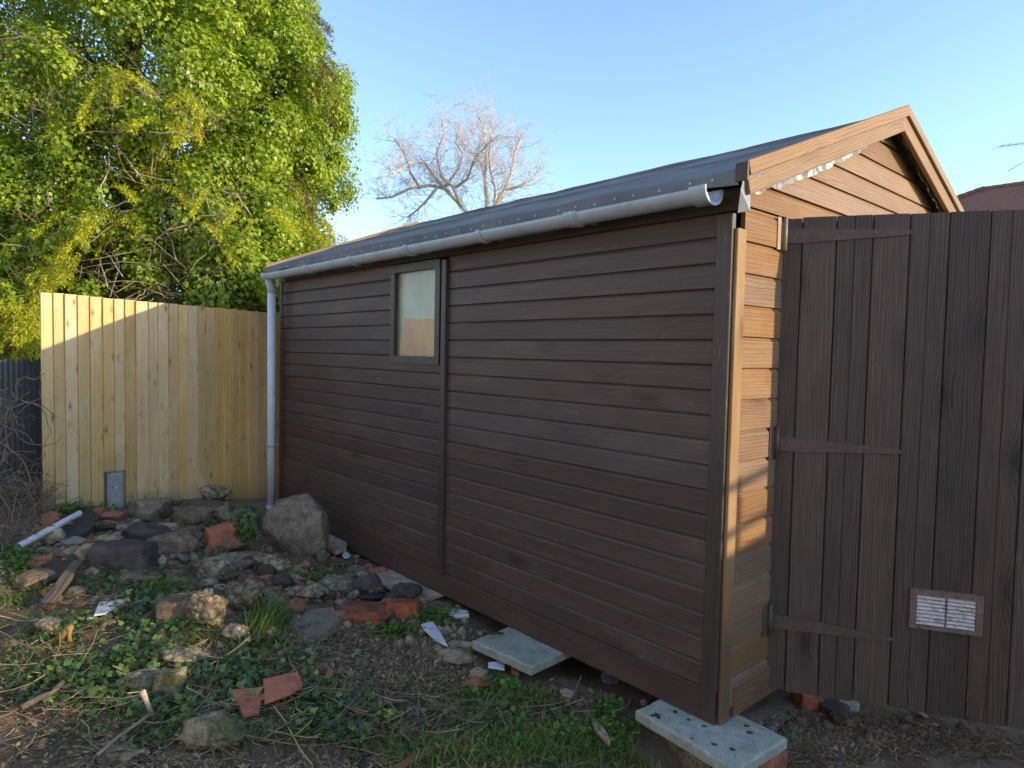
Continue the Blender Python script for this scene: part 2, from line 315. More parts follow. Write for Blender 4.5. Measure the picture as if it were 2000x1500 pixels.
MAT['litter'] = leafmat('leaf_litter', [(0, (.16, .10, .062)), (.5, (.36, .23, .14)), (.85, (.56, .40, .24)), (1, (.42, .36, .28))], .1, .8, .2)
MAT['straw'] = leafmat('dry_straw', [(0, (.15, .105, .068)), (.5, (.32, .23, .145)), (1, (.58, .45, .28))], .1, .7, .2)
MAT['crumb'] = leafmat('soil_crumb', [(0, (.11, .075, .053)), (.6, (.24, .165, .115)), (.9, (.32, .24, .17)), (1, (.4, .36, .3))], 0, .9, .15)
# roof felt
m, t, b = newmat('roof_felt'); n = NT(t); v, oi, raw = objcoord(n)
c = n.mix(n.maprange(n.noise(v, 3, 5, .6), .35, .65), (.12, .122, .128), (.20, .196, .196)); c = n.mix(n.maprange(n.noise(v, 260, 2, .6), .6, .7, 0, .5), c, (.2, .2, .2))
n.l(c, b.inputs['Base Color']); b.inputs['Roughness'].default_value = .7; b.inputs['Specular IOR Level'].default_value = .35
h = n.math('ADD', n.math('MULTIPLY', n.noise(n.scale(v, (1.6, 5, 5)), 1.4, 3, .5), 1.0), n.math('MULTIPLY', n.noise(v, 300, 3, .7), .06)); n.l(n.bump(h, .9, .02), b.inputs['Normal'])
MAT['felt'] = m
# window pane: dust, plus a greenish tree reflection put into the colour
m, t, b = newmat('dusty_reflection_pane'); n = NT(t); v, oi, raw = objcoord(n)
c = n.mix(n.maprange(n.noise(n.scale(v, (3, 3, 1.2)), 3, 6, .65, .6), .35, .7), (.34, .37, .33), (.62, .64, .58)); n.l(c, b.inputs['Base Color']); b.inputs['Roughness'].default_value = .12
b.inputs['Specular IOR Level'].default_value = .6
tr = n.n('ShaderNodeBsdfTransparent'); tr.inputs[0].default_value = (.96, .98, .97, 1); mx = n.n('ShaderNodeMixShader')
n.l(n.maprange(n.noise(n.scale(v, (2, 2, .7)), 5, 5, .7), .4, .7, .06, .26), mx.inputs[0]); n.l(tr.outputs[0], mx.inputs[1]); n.l(b.outputs[0], mx.inputs[2]); n.l(mx.outputs[0], t.nodes['Material Output'].inputs[0])
MAT['pane'] = m
# soil
m, t, b = newmat('garden_soil'); n = NT(t); tc = n.n('ShaderNodeTexCoord').outputs['Object']
big = n.noise(tc, 1.3, 5, .6); mid = n.noise(tc, 9, 6, .7); fi = n.noise(tc, 70, 6, .75)
c = n.mix(n.maprange(mid, .35, .65), (.19, .128, .088), (.34, .235, .16)); c = n.mix(n.maprange(fi, .55, .7, 0, .6), c, (.36, .27, .19))
c = n.mix(n.maprange(big, .52, .66, 0, .55), c, (.14, .125, .05))
n.l(c, b.inputs['Base Color']); b.inputs['Roughness'].default_value = .95; b.inputs['Specular IOR Level'].default_value = .15
n.l(n.bump(n.math('ADD', n.math('MULTIPLY', mid, .5), n.math('MULTIPLY', fi, .5)), 1, .03), b.inputs['Normal']); MAT['soil'] = m

# ================================================================== STRUCTURE: ground
def axis(lo, hi, step, far):
    a = list(np.arange(lo, hi+1e-6, step)); d = step
    l = [lo]; 
    while l[-1] > -far: d *= 1.35; l.append(l[-1]-d)
    d = step; r = [a[-1]]
    while r[-1] < far: d *= 1.35; r.append(r[-1]+d)
    return np.array(l[:0:-1]+a+r[1:])
xs = axis(-3.6, 1.6, .028, 900); ys = axis(-1.6, 5.0, .028, 900)
X, Y = np.meshgrid(xs, ys); Z = ground_np(X, Y)
nx, ny = len(xs), len(ys); I = np.arange(nx*ny).reshape(ny, nx)
F = np.stack([I[:-1, :-1].ravel(), I[:-1, 1:].ravel(), I[1:, 1:].ravel(), I[1:, :-1].ravel()], 1)
inner = (X > -3.6) & (X < 1.6) & (Y > -1.6) & (Y < 5)
Z = Z+np.where(inner, rng.normal(0, .0035, Z.shape), 0)
g = link('ground', nmesh('ground', np.stack([X.ravel(), Y.ravel(), Z.ravel()], 1), F, MAT['soil'], smooth=True)); tag(g, kind='structure')

# ================================================================== SHED
L, WD, PIT = 4.13, 2.77, .384
RIDGE_X = WD/2
shed = thing('garden_shed', 'long dark brown timber shed with felt roof and grey gutter', 'shed', (0, 0, 0))
def ship_profile(h, t=.020, lap=.008):
    return [(.001, .009), (t-.012, .009), (t-.0055, .0015), (t-.0045, .0003), (t-.001, 0), (t, .001), (t, h*.82), (t-.0014, h*.85), (t-.0038, h*.89), (t-.0085, h*.94), (t-.0125, h*1.0), (t-.0125, h+lap), (.001, h+lap)]
_cache = {}
def ship(length, h):
    k = ('s', round(length, 3), round(h, 3))
    if k not in _cache:
        mb = MB(); mb.prism(ship_profile(h), 0, length); _cache[k] = mb.mesh('cladding_board', None)
    return _cache[k]
def plank_mesh(key, length, thick, width, ch=.003):
    k = ('p', round(length, 3), round(thick, 3), round(width, 3), ch)
    if k not in _cache:
        mb = MB(); mb.prism([(0, 0), (thick-ch, 0), (thick, ch), (thick, width-ch), (thick-ch, width), (0, width)], 0, length); _cache[k] = mb.mesh(key, None)
    return _cache[k]
def withmat(me, mat):
    k = (me.name, mat.name)
    if k not in _cache:
        c = me.copy(); c.materials.clear(); c.materials.append(mat); _cache[k] = c
    return _cache[k]
XL = (Vector((0, 1, 0)), Vector((-1, 0, 0)), Vector((0, 0, 1)))       # long wall
XE = (Vector((-1, 0, 0)), Vector((0, -1, 0)), Vector((0, 0, 1)))      # gable wall
def jit(a): return random.uniform(-a, a)
def put(name, me, mat, parent, axes, loc, rot=0):
    mw = frame(*axes, loc)
    if rot: mw = mw@Matrix.Rotation(rot, 4, 'Y')
    return link(name, withmat(me, mat), parent, mw)
# long wall cladding
H0 = .13; BP = .0975
for i in range(19):
    z = H0+i*BP
    put('cladding_board', ship(1.72, BP), MW['clad'], shed, XL, (-.002+jit(.0012), .055, z), jit(.0008))
    if z+BP < 1.34: put('cladding_board', ship(2.31, BP), MW['clad'], shed, XL, (-.002+jit(.0012), 1.822, z), jit(.0006))
    else: put('cladding_board', ship(1.72, BP), MW['clad'], shed, XL, (-.002+jit(.0012), 2.412, z), jit(.0006))
    if z+BP >= 1.34 and z < 1.30: put('cladding_board', ship(.586, BP*.55), MW['clad'], shed, XL, (-.002, 1.825, z))
put('skirt_board', plank_mesh('skirt_board', 1.05, .026, .128), MW['clad'], shed, XL, (-.003, -.012, .0))
put('skirt_board', plank_mesh('skirt_board', 1.30, .026, .127), MW['clad'], shed, XL, (-.002, 1.040, .0))
put('skirt_board', plank_mesh('skirt_board', 1.79, .026, .128), MW['clad'], shed, XL, (-.003, 2.342, .001))
put('centre_batten', plank_mesh('centre_batten', 1.83, .044, .044), MW['trim'], shed, (Vector((0, 0, 1)), Vector((-1, 0, 0)), Vector((0, -1, 0))), (-.001, 1.820, .12))
put('corner_trim', plank_mesh('corner_trim', 1.935, .0265, .066), MW['trim'], shed, (Vector((0, 0, 1)), Vector((-1, 0, 0)), Vector((0, -1, 0))), (-.003, .054, .03))
put('corner_trim', plank_mesh('corner_trim', 1.95, .0265, .05), MW['trim'], shed, (Vector((0, 0, 1)), Vector((-1, 0, 0)), Vector((0, -1, 0))), (-.003, L+.02, .02))
put('eaves_board', plank_mesh('eaves_board', L+.06, .03, .085), MW['trim'], shed, XL, (-.003, -.05, 1.972))
mb = MB()
for i in range(18):
    for y in (.10, .52, .93, 1.36, 1.74, 1.87, 2.45, 2.95, 3.5, 4.06):
        z = H0+i*BP+.018+jit(.004)
        if 1.85 < y < 2.42 and z > 1.30: continue
        c0 = Vector((-.0224, y+jit(.012), z)); mb.add([c0+Vector((0, math.cos(a)*.0032, math.sin(a)*.0032)) for a in np.linspace(0, 2*math.pi, 7)[:-1]]+[c0+Vector((-.0016, 0, 0))], [(k, 6, (k+1) % 6) for k in range(6)])
o = mb.build('cladding_nails', MAT['rust'], shed); o['kind'] = 'stuff'
# window
win = MB(); y0, y1, z0, z1 = 1.862, 2.405, 1.345, 1.965; fw = .048
wm = frame(*XL, (0, 0, 0))
for lo, hi in (((y0, .0, z0), (y1, .028, z0+fw)), ((y0, .0, z1-fw), (y1, .028, z1)), ((y0, .001, z0+fw), (y0+fw, .026, z1-fw)), ((y1-fw, .001, z0+fw), (y1, .026, z1-fw))): win.box(lo, hi, wm)
wf = win.build('window', MW['trim'], shed)
pb = MB(); pb.box((y0+fw-.004, -.006, z0+fw-.004), (y1-fw+.004, -.002, z1-fw+.004), wm); pb.build('pane', MAT['pane'], wf)
# gable end, boards run along x
xr = WD; Hh = .122
def wallx(z): return RIDGE_X
for i in range(-1, 15):
    z = .12+i*Hh+.045
    if z+Hh > 2.02: break
    put('end_board', ship(.304, Hh), MW['gable' if z > .6 else 'gable_low'], shed, XE, (.352, -.002+jit(.0015), z), jit(.003))
    put('end_board', ship(WD-1.52, Hh), MW['gable'], shed, XE, (WD, -.002, z))
for z0g, z1g in ((2.005, 2.10), (2.10, 2.206), (2.206, 2.308), (2.308, 2.415), (2.415, 2.528), (2.528, 2.62)):
    h = z1g-z0g
    roofz = lambda x: 2.10+PIT*(RIDGE_X-abs(x-RIDGE_X))-.03
    xa = max(.0, (z0g-2.07)/PIT+.02) if z0g > 2.07 else .0
    xb = WD-xa
    xa2 = max(xa, (z1g-2.07)/PIT+.02) if z1g > 2.07 else xa
    mb = MB(); pr = ship_profile(h)
    lo = [(x, y, z) for (x, z, y) in []]
    vs = []; n_ = len(pr)
    for side in (0, 1):
        for (yy, zz) in pr:
            tt = min(max(zz/h, 0), 1); xx = (xa+(xa2-xa)*tt); xx = xx if side == 0 else WD-xx
            vs.append((WD-xx, yy, zz))
    mb.add(vs, [tuple(range(n_)), tuple(range(n_, 2*n_))[::-1]]+[(n_+i, n_+(i+1) % n_, (i+1) % n_, i) for i in range(n_)])
    put('gable_board', mb.mesh('gable_board', None), MW['gable'], shed, XE, (WD, -.002+jit(.001), z0g), jit(.0008))
put('end_post', plank_mesh('end_post', 1.91, .013, .064), MW['post'], shed, (Vector((0, 0, 1)), Vector((0, -1, 0)), Vector((1, 0, 0))), (-.010, -.014, .0))
put('end_skirt', plank_mesh('end_skirt', .46, .026, .125), MW['foot'], shed, XE, (.54, -.003, .0))
put('end_skirt', plank_mesh('end_skirt', 1.2, .024, .125), MW['foot'], shed, XE, (WD, -.003, .0))
# hidden walls, floor: real panels so the shed is closed
mb = MB(); mb.box((WD-.03, 0, 0), (WD, L, 2.03)); mb.build('side_wall', MW['clad'], shed)
mb = MB(); mb.box((.0, L-.03, .0), (WD-.031, L, 2.03)); mb.add([(0, L, 2.03), (WD, L, 2.03), (RIDGE_X, L, 2.03+PIT*RIDGE_X)], [(0, 2, 1)]); mb.build('rear_wall', MW['clad'], shed)
mb = MB(); mb.box((.004, .01, .02), (WD-.035, L-.035, .06)); mb.build('floor', MAT['dark'], shed)
mb = MB(); mb.box((.003, .02, .06), (.006, 1.84, 2.03)); mb.box((.003, 2.42, .06), (.006, L-.04, 2.03)); mb.box((.003, 1.841, .06), (.006, 2.419, 1.36)); mb.build('wall_lining', MAT['dark'], shed)
for yb in (.2, 2.1, 3.7):
    mb = MB(); mb.box((.03, yb, -.03), (WD-.05, yb+.06, .019)); mb.build('bearer', MW['old'], shed)
# roof
EX, EZ = -.115, 2.095     # eave edge of the felt
yA, yB = -.085, L+.10
def roof_side(sgn):
    ny_, nx_ = 60, 10; vs = []; fs = []
    ex = EX if sgn < 0 else WD-EX
    for j in range(ny_+1):
        y = yA+(yB-yA)*j/ny_
        for i in range(nx_+1):
            tt = i/nx_; x = ex+(RIDGE_X-ex)*tt; z = EZ+PIT*abs(x-ex)
            z += .011*noise.noise(Vector((x*1.2, y*2.3, sgn*3.)))+.006*noise.noise(Vector((x*4, y*5, 2)))
            vs.append((x, y, z))
        # drip edge turned down
    b0 = len(vs); m_ = nx_+1
    for j in range(ny_+1):
        y = yA+(yB-yA)*j/ny_; w = .004*math.sin(y*7)+.012*noise.noise(Vector((y*3, 0, 0)))
        vs.append((ex+sgn*.006, y, EZ-.05+w)); vs.append((ex+sgn*.004, y, EZ-.025))
    for j in range(ny_):
        for i in range(nx_): fs.append((j*m_+i, j*m_+i+1, (j+1)*m_+i+1, (j+1)*m_+i))
        fs.append((b0+2*j+1, j*m_, (j+1)*m_, b0+2*j+3)); fs.append((b0+2*j, b0+2*j+1, b0+2*j+3, b0+2*j+2))
    mb = MB(); mb.add(vs, fs, True); return mb.build('roof_felt', MAT['felt'], shed)
rl = roof_side(-1); roof_side(1)
mb = MB()
for s in (0, 1):
    x0, x1 = (EX+.01, RIDGE_X) if s == 0 else (RIDGE_X, WD-EX-.01)
    za, zb = (EZ, EZ+PIT*(RIDGE_X-EX)) if s == 0 else (EZ+PIT*(RIDGE_X-EX), EZ)
    mb.add([(x0, yA+.01, za-.024), (x1, yA+.01, zb-.024), (x1, yB-.01, zb-.024), (x0, yB-.01, za-.024), (x0, yA+.01, za-.010), (x1, yA+.01, zb-.010), (x1, yB-.01, zb-.010), (x0, yB-.01, za-.010)],
           [(3,2,1,0),(4,5,6,7),(0,1,5,4),(1,2,6,5),(2,3,7,6),(3,0,4,7)])
mb.build('roof_deck', MW['old'], shed)
# felt lap seams
for tt in (.42, .8):
    x = EX+(RIDGE_X-EX)*tt; z = EZ+PIT*(x-EX); mb = MB(); vs = []; fs = []
    for j in range(61):
        y = yA+(yB-yA)*j/60; dz = .007+.004*noise.noise(Vector((y*4, tt*9, 0))); vs += [(x, y, z+.004+dz), (x+.03, y, z+.03*PIT+.004+dz*.6)]
        vs += [(x-.002, y, z-.002)]
    for j in range(60):
        a = 3*j; fs += [(a, a+1, a+4, a+3), (a+2, a, a+3, a+5)]
    mb.add(vs, fs, True); mb.build('felt_seam', MAT['felt'], shed)
mb = MB(); k = 0; y = .02
while y < L+.05:
    zc = EZ-.022+jit(.006); c0 = Vector((EX-.0075, y, zc)); ring = [c0+Vector((0, math.cos(a)*.0055, math.sin(a)*.0055)) for a in np.linspace(0, 2*math.pi, 7)[:-1]]
    mb.add(ring+[c0+Vector((-.004, 0, 0))], [(i, 6, (i+1) % 6) for i in range(6)]); y += .125+jit(.03)
nl = mb.build('clout_nail', MAT['nail'], shed); tag(nl, kind='stuff')
# barge boards
def barge(name, x0, x1, ya, yb, top, w, mat, sgn):
    zx = lambda x: EZ+PIT*(RIDGE_X-EX)-PIT*abs(x-RIDGE_X)
    p0 = Vector((x0, yb, zx(x0)+top)); p1 = Vector((x1, yb, zx(x1)+top)); d = (p1-p0); ln = d.length; d.normalize()
    up = Vector((0, 1, 0)).cross(d) if d.x < 0 else d.cross(Vector((0, 1, 0)))
    up = Vector((-d.z, 0, d.x)) if d.x > 0 else Vector((d.z, 0, -d.x))
    mb = MB(); c = .003; th = yb-ya
    A = [p0+up*q+Vector((0, -r, 0)) for r, q in ((0, -w), (th-c, -w), (th, -w+c), (th, -c), (th-c, 0), (0, 0))]
    B = [p1+up*q+Vector((0, -r, 0)) for r, q in ((0, -w), (th-c, -w), (th, -w+c), (th, -c), (th-c, 0), (0, 0))]
    if name == 'barge_board':   # plumb cut at ridge
        B = [Vector((x1, q.y, q.z+(q.x-x1)*(-PIT if d.x > 0 else PIT)*-1*(-1))) if False else q for q in B]
    mw = frame(d, Vector((0, -1, 0)), d.cross(Vector((0, -1, 0))), p0); inv = mw.inverted()
    vs = [inv@q for q in A+B]; mb.add(vs, [(5,4,3,2,1,0), (6,7,8,9,10,11)]+[(i, (i+1) % 6, 6+(i+1) % 6, 6+i) for i in range(6)])
    return link(name, mb.mesh(name, mat), shed, mw)
barge('barge_board', EX, RIDGE_X+.002, -.108, -.086, .022, .115, MW['barge'], 1)
barge('barge_trim', EX-.006, RIDGE_X+.004, -.124, -.1085, .026, .052, MW['barge'], 1)
barge('barge_board', WD-EX, RIDGE_X+.003, -.1085, -.0865, .022, .115, MW['barge'], 1)
barge('barge_trim', WD-EX+.006, RIDGE_X+.006, -.1235, -.109, .026, .045, MW['barge'], 1)
barge('barge_board', EX, RIDGE_X+.002, L+.101, L+.12, .022, .10, MW['barge'], 1)
barge('barge_board', WD-EX, RIDGE_X+.003, L+.1015, L+.1195, .022, .10, MW['barge'], 1)
mb = MB(); mb.box((EX-.010, -.122, EZ-.045), (EX-.0005, -.075, EZ+.020)); mb.build('barge_end_block', MW['trim'], shed)
# torn foil strips under the verge
def foil(x0, x1, ya, w0, seed):
    zx = lambda x: EZ+PIT*(RIDGE_X-EX)-PIT*abs(x-RIDGE_X)
    N = 90; vs = []; fs = []
    for i in range(N+1):
        tt = i/N; x = x0+(x1-x0)*tt; z = zx(x)-.066; w = w0*(.55+.45*math.sin(math.pi*min(1, tt*1.15)))*(1+.35*noise.noise(Vector((x*14, seed, 0))))
        y = ya-.006*abs(noise.noise(Vector((x*22, seed, 3))))
        for q in range(4): vs.append((x, y-.012*math.sin(q*1.3+x*40)*.4-.004*q+.010*noise.noise(Vector((x*35, q, seed))), z-w*q/3))
    for i in range(N):
        for q in range(3): a = 4*i+q; fs.append((a, a+1, a+5, a+4))
    mb = MB(); mb.add(vs, fs, False); return mb.build('foil_strip', MAT['foil'], shed)
foil(-.07, 1.24, -.072, .068, 1.0)
foil(2.30, 1.42, -.060, .050, 5.0)
mb = MB(); V = [(-.105, -.10, 2.085), (-.035, -.085, 2.03), (-.06, -.10, 1.955), (-.12, -.095, 2.02), (.03, -.08, 2.05), (-.025, -.125, 2.115), (-.10, -.075, 1.945)]
mb.add(V, [(0, 1, 3), (1, 2, 3), (0, 5, 1), (5, 4, 1), (3, 2, 6)]); mb.build('foil_flap', MAT['foil'], shed)
# gutter
def gut():
    mb = MB(); prof_o = [(math.cos(a), math.sin(a)) for a in np.linspace(math.pi, 2*math.pi, 15)]; r, th = .050, .004
    cxg, czg = -.146, 2.035
    pts = [(cxg+r*c, czg+r*s_*.95) for c, s_ in prof_o]+[(cxg+(r-th)*c, czg+(r-th)*s_*.95) for c, s_ in prof_o[::-1]]
    ya, yb = .0, L-.005; nP = len(pts)
    fall = .012
    vs = [(x, ya, z) for x, z in pts]+[(x, yb, z-fall) for x, z in pts]
    mb.add(vs, [(i, (i+1) % nP, nP+(i+1) % nP, nP+i) for i in range(nP)], True)
    half = len(prof_o)
    mb.add([vs[i] for i in range(nP)], [(i, i+1, nP-2-i, nP-1-i) for i in range(half-1)])
    gt = mb.build('gutter', MAT['gutter'], shed)
    def ringpiece(name, y, w, dr, ext=False):
        m2 = MB(); ro = r+dr; zc = czg-fall*(y-ya)/(yb-ya)
        an = np.linspace(math.pi*.97, 2.03*math.pi, 15); p2 = [(cxg+ro*math.cos(a), zc+ro*.95*math.sin(a)) for a in an]+[(cxg+(r+.0006)*math.cos(a), zc+(r+.0006)*.95*math.sin(a)) for a in an[::-1]]
        k_ = len(p2); vv = [(x, y-w/2, z) for x, z in p2]+[(x, y+w/2, z) for x, z in p2]
        fs = [(i, (i+1) % k_, k_+(i+1) % k_, k_+i) for i in range(k_)]; hh = len(an)
        fs += [(i, i+1, k_-2-i, k_-1-i)[::-1] for i in range(hh-1)]+[(k_+i, k_+i+1, 2*k_-2-i, 2*k_-1-i) for i in range(hh-1)]
        m2.add(vv, fs, False)
        if ext: m2.box((cxg+r-.002, y-w/2, zc-.03), (-.034, y+w/2, zc+.01))
        return m2.build(name, MAT['gutter'], gt)
    for y in (.66, 1.30, 1.97, 2.64, 3.30): ringpiece('gutter_bracket', y, .026, .0075, True)
    ringpiece('gutter_socket', .035, .06, .010); ringpiece('gutter_socket', .0, .012, .013)
    ringpiece('gutter_joint', .67, .075, .0045); ringpiece('gutter_outlet', L-.05, .08, .006)
    m3 = MB(); an = np.linspace(math.pi, 2*math.pi, 13); yy = L-.005; zc = czg-fall
    ring = [(cxg+(r+.005)*math.cos(a), yy, zc+(r+.005)*.95*math.sin(a)) for a in an]+[(cxg+(r+.005)*math.cos(a), yy+.006, zc+(r+.005)*.95*math.sin(a)) for a in an]
    m3.add(ring, [tuple(range(13)), tuple(range(13, 26))[::-1]]+[(i, 13+i, 13+i+1, i+1) for i in range(12)]); m3.build('gutter_stop_end', MAT['gutter'], gt)
    dx, dy = cxg+.02, L-.05
    m4 = MB(); m4.tube([(cxg+.005, dy, zc-.035), (cxg+.005, dy, zc-.07), (dx, dy, zc-.115), (dx, dy, zc-.15)], [.038, .036, .035, .035], 14); m4.build('pipe_socket', MAT['gutter'], gt)
    m5 = MB(); m5.tube([(dx, dy, .10), (dx, dy, zc-.12)], .0335, 18); dp = m5.build('downpipe', MAT['pipe'], shed)
    m6 = MB(); m6.tube([(dx, dy, .61), (dx, dy, .635)], .037, 16); m6.box((dx, dy-.009, .613), (dx+.055, dy+.009, .632)); m6.box((dx-.006, dy-.052, .614), (dx+.004, dy-.03, .631)); m6.build('pipe_clip', MAT['gutter'], dp)
    m7 = MB(); m7.tube([(dx, dy, .06), (dx, dy, .125)], .0365, 16); m7.build('pipe_shoe', MAT['gutter'], dp)
gut()
# door, open
TH = math.radians(59.9); DD = Vector((math.cos(TH), -math.sin(TH), 0)); DN = Vector((-math.sin(TH), -math.cos(TH), 0)); DO = Vector((.362, -.032, 0))
DM = frame(DD, DN, Vector((0, 0, 1)), DO)
mb = MB()
for zz in (.2, .95, 1.72): mb.box((.02, -.052, zz), (1.09, -.0215, zz+.11), DM)
mb.box((-.028, -.026, .045), (1.108, -.0215, 1.985), DM)
door = mb.build('door', MW['door'], shed)
edges = [-.030, .058, .1855, .316, .446, .579, .714, .85, .985, 1.11]
AXD = (Vector((0, 0, 1)), DN, Vector((0, 0, 1)).cross(DN))
flip = AXD[2].dot(DD)
def dpt(u, out, z): return DO+DD*u+DN*out+Vector((0, 0, z))
for i in range(len(edges)-1):
    a, b_ = edges[i]+.0016, edges[i+1]-.0016; w = b_-a; ztop = 1.998+jit(.003); zbot = .035+jit(.006)
    mb = MB(); hw = w/2
    if i in (2, 4, 6): pr = [(0, 0), (.017, 0), (.0195, .003), (.0195, hw-.003), (.0165, hw), (.0195, hw+.003), (.0195, w-.003), (.017, w), (0, w)]
    else: pr = [(0, 0), (.017, 0), (.02, .003), (.02, w-.003), (.017, w), (0, w)]
    mb.prism(pr, 0, ztop-zbot); me = mb.mesh('door_board', MW['door'])
    st = a if flip > 0 else b_
    link('door_board', me, door, frame(*AXD, dpt(st, -.021+jit(.0008), zbot)))
def hinge(zc, drop):
    mb = MB(); zs = [(-.004, .029, -.029), (.06, .029, -.029), (.40, .012, -.012), (.440, .010, -.010), (.452, .004, -.004)]
    f_ = []; N = len(zs)
    for y in (0, .005):
        for u, hi, lo in zs: f_.append(dpt(u, y+.0002, zc+hi+drop*u)); f_.append(dpt(u, y+.0002, zc+lo+drop*u))
    k_ = 2*N; fs = []
    for i in range(N-1):
        a = 2*i; fs += [(k_+a, k_+a+1, k_+a+3, k_+a+2), (a, a+2, a+3, a+1), (a, k_+a, k_+a+2, a+2), (a+1, a+3, k_+a+3, k_+a+1)]
    fs += [(0, 1, k_+1, k_), (k_-2, 2*k_-2, 2*k_-1, k_-1)]
    mb.add(f_, fs)
    for u, q in ((.03, .012), (.09, -.008), (.20, .004), (.32, .002)):
        c0 = dpt(u, .0052, zc+q+drop*u); mb.add([c0+DD*(.0085*math.cos(a))+Vector((0, 0, .0085*math.sin(a))) for a in np.linspace(0, 2*math.pi, 7)[:-1]]+[c0+DN*.005], [(i, (i+1) % 6, 6) for i in range(6)], True)
    h_ = mb.build('strap_hinge', MAT['iron'], door)
    m2 = MB(); m2.box((.296, -.026, zc-.058), (.328, -.0205, zc+.072)); m2.tube([(.338, -.036, zc-.06), (.338, -.036, zc+.075)], .0085, 8); m2.box((.326, -.031, zc-.03), (.338, -.027, zc+.05)); m2.build('hinge_plate', MAT['iron'] if zc < 1.5 else MAT['iron_pale'], shed)
MAT['iron_pale'] = plain('faded_hinge_iron', (.36, .26, .19), .45, .5, .12, 14, .0004, dirt=(.2, .12, .08), dirtamt=.6)
hinge(1.925, 0.0); hinge(1.070, -.005); hinge(.322, -.02)
# air vent on the door
mb = MB(); a0, a1, v0, v1 = .503, .752, .372, .531; bw = .024
for lo, hi in (((a0, .0, v0), (a1, .012, v0+bw*.7)), ((a0, .0, v1-bw), (a1, .012, v1)), ((a0, .0005, v0+bw*.7), (a0+bw, .0125, v1-bw)), ((a1-bw, .0005, v0+bw*.7), (a1, .0125, v1-bw)), ((.626, .001, v0+bw*.7), (.631, .011, v1-bw))): mb.box(lo, hi, DM)
mb.box((a0+.005, -.0002, v0+.005), (a1-.005, .0006, v1-.005), DM); mb.build('air_vent', MAT['ventdark'], door)
ns = 8; span = (v1-bw)-(v0+bw*.7)
for k in range(ns):
    for u0, u1 in ((a0+bw+.001, .6255), (.6315, a1-bw-.001)):
        zc = v0+bw*.7+span*(k+.5)/ns; m2 = MB()
        m2.prism([(.0015, -.0045), (.0095, -.0062), (.0105, -.0045), (.0035, .0045), (.0015, .0045)], u0, u1, DM@Matrix.Translation((0, 0, zc))); m2.build('vent_slat', MAT['ventmat'], door)
# things in the window: tan board leaning inside
mb = MB(); poly = [(2.352, 1.392), (1.905, 1.392), (1.905, 1.612), (2.0, 1.622), (2.12, 1.618), (2.285, 1.628), (2.315, 1.53), (2.345, 1.46)]
vs = [(.010, y, z) for y, z in poly]+[(.014, y, z) for y, z in poly]; k_ = len(poly)
mb.add(vs, [tuple(range(k_)), tuple(range(k_, 2*k_))[::-1]]+[(i, k_+i, k_+(i+1) % k_, (i+1) % k_) for i in range(k_)])
tag(mb.build('board_piece', MAT['cardboard']), 'torn tan board standing behind the lower half of the shed window', 'board')
mb = MB(); mb.box((.0165, 1.86, 1.37), (.0205, 2.40, 1.96)); mb.build('window_lining_sheet', MAT['sheet'], shed)
# ================================================================== FENCES
fx0, fx1, fy = -1.635, .20, 4.50
fen = thing('close_board_fence', 'new yellow feather edge board fence behind the far end of the shed', 'fence', (fx0, fy, .1))
nb = 27; edgesx = [fx0]
px_edges = [80,105,127,152,176,201,223,244,265,290,309,329,348,367,386,403,421,437,452,466,484,500,517]
ex = []
for p in px_edges:
    v = ray(p, 700); tq = (fy-CAM[1])/v[1]; ex.append(CAM[0]+v[0]*tq)
stepx = ex[-1]-ex[-2]
while ex[-1] < .3: ex.append(ex[-1]+.068)
FAX = (Vector((0, 0, 1)), Vector((0, -1, 0)), Vector((1, 0, 0)))
for i in range(len(ex)-1):
    a, b_ = ex[i], ex[i+1]; w = b_-a
    tt = (a-ex[0])/1.70
    top = 1.790-.058*tt+jit(.003); bot = (.185-.08*tt)+jit(.02)-.03
    if i in (0,): bot = .17
    if i in (5, 6): bot = .455
    if i > 6: bot = min(bot, .16)
    mb = MB(); ov = .018
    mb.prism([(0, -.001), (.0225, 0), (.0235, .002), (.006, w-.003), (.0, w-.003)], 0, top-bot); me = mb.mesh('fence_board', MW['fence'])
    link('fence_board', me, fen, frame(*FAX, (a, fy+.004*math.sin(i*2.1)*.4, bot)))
mb = MB()
for i in range(len(ex)-1):
    for zr in (.585, 1.185, 1.655):
        if i in (5, 6) and zr < .5: continue
        c0 = Vector((ex[i]+.022+jit(.004), fy-.0200, zr+jit(.01))); mb.add([c0+Vector((math.cos(a)*.0032, 0, math.sin(a)*.0032)) for a in np.linspace(0, 2*math.pi, 7)[:-1]]+[c0+Vector((0, -.0022, 0))], [(k, (k+1) % 6, 6) for k in range(6)])
o = mb.build('fence_nails', MAT['rust'], fen); o['kind'] = 'stuff'
for zr in (.55, 1.15, 1.62):
    mb = MB(); mb.prism([(0, 0), (.04, 0), (.04, .07), (0, .07)], 0, ex[-1]-ex[0]); link('fence_rail', mb.mesh('fence_rail', MW['fence']), fen, frame((1, 0, 0), (0, 1, 0), (0, 0, 1), (ex[0], fy+.002, zr)))
mb = MB(); x0 = ex[5]+.025; x1 = ex[7]-.008; mb.prism([(0, 0), (.07, 0), (.09, .02), (.09, x1-x0-.02), (.07, x1-x0), (0, x1-x0)], 0, .42)
cp = link('concrete_post', mb.mesh('concrete_post', MAT['post_conc']), None, frame(*FAX, (x0, fy+.095, .02))); tag(cp, 'grey concrete post showing through the notch at the foot of the fence', 'post')
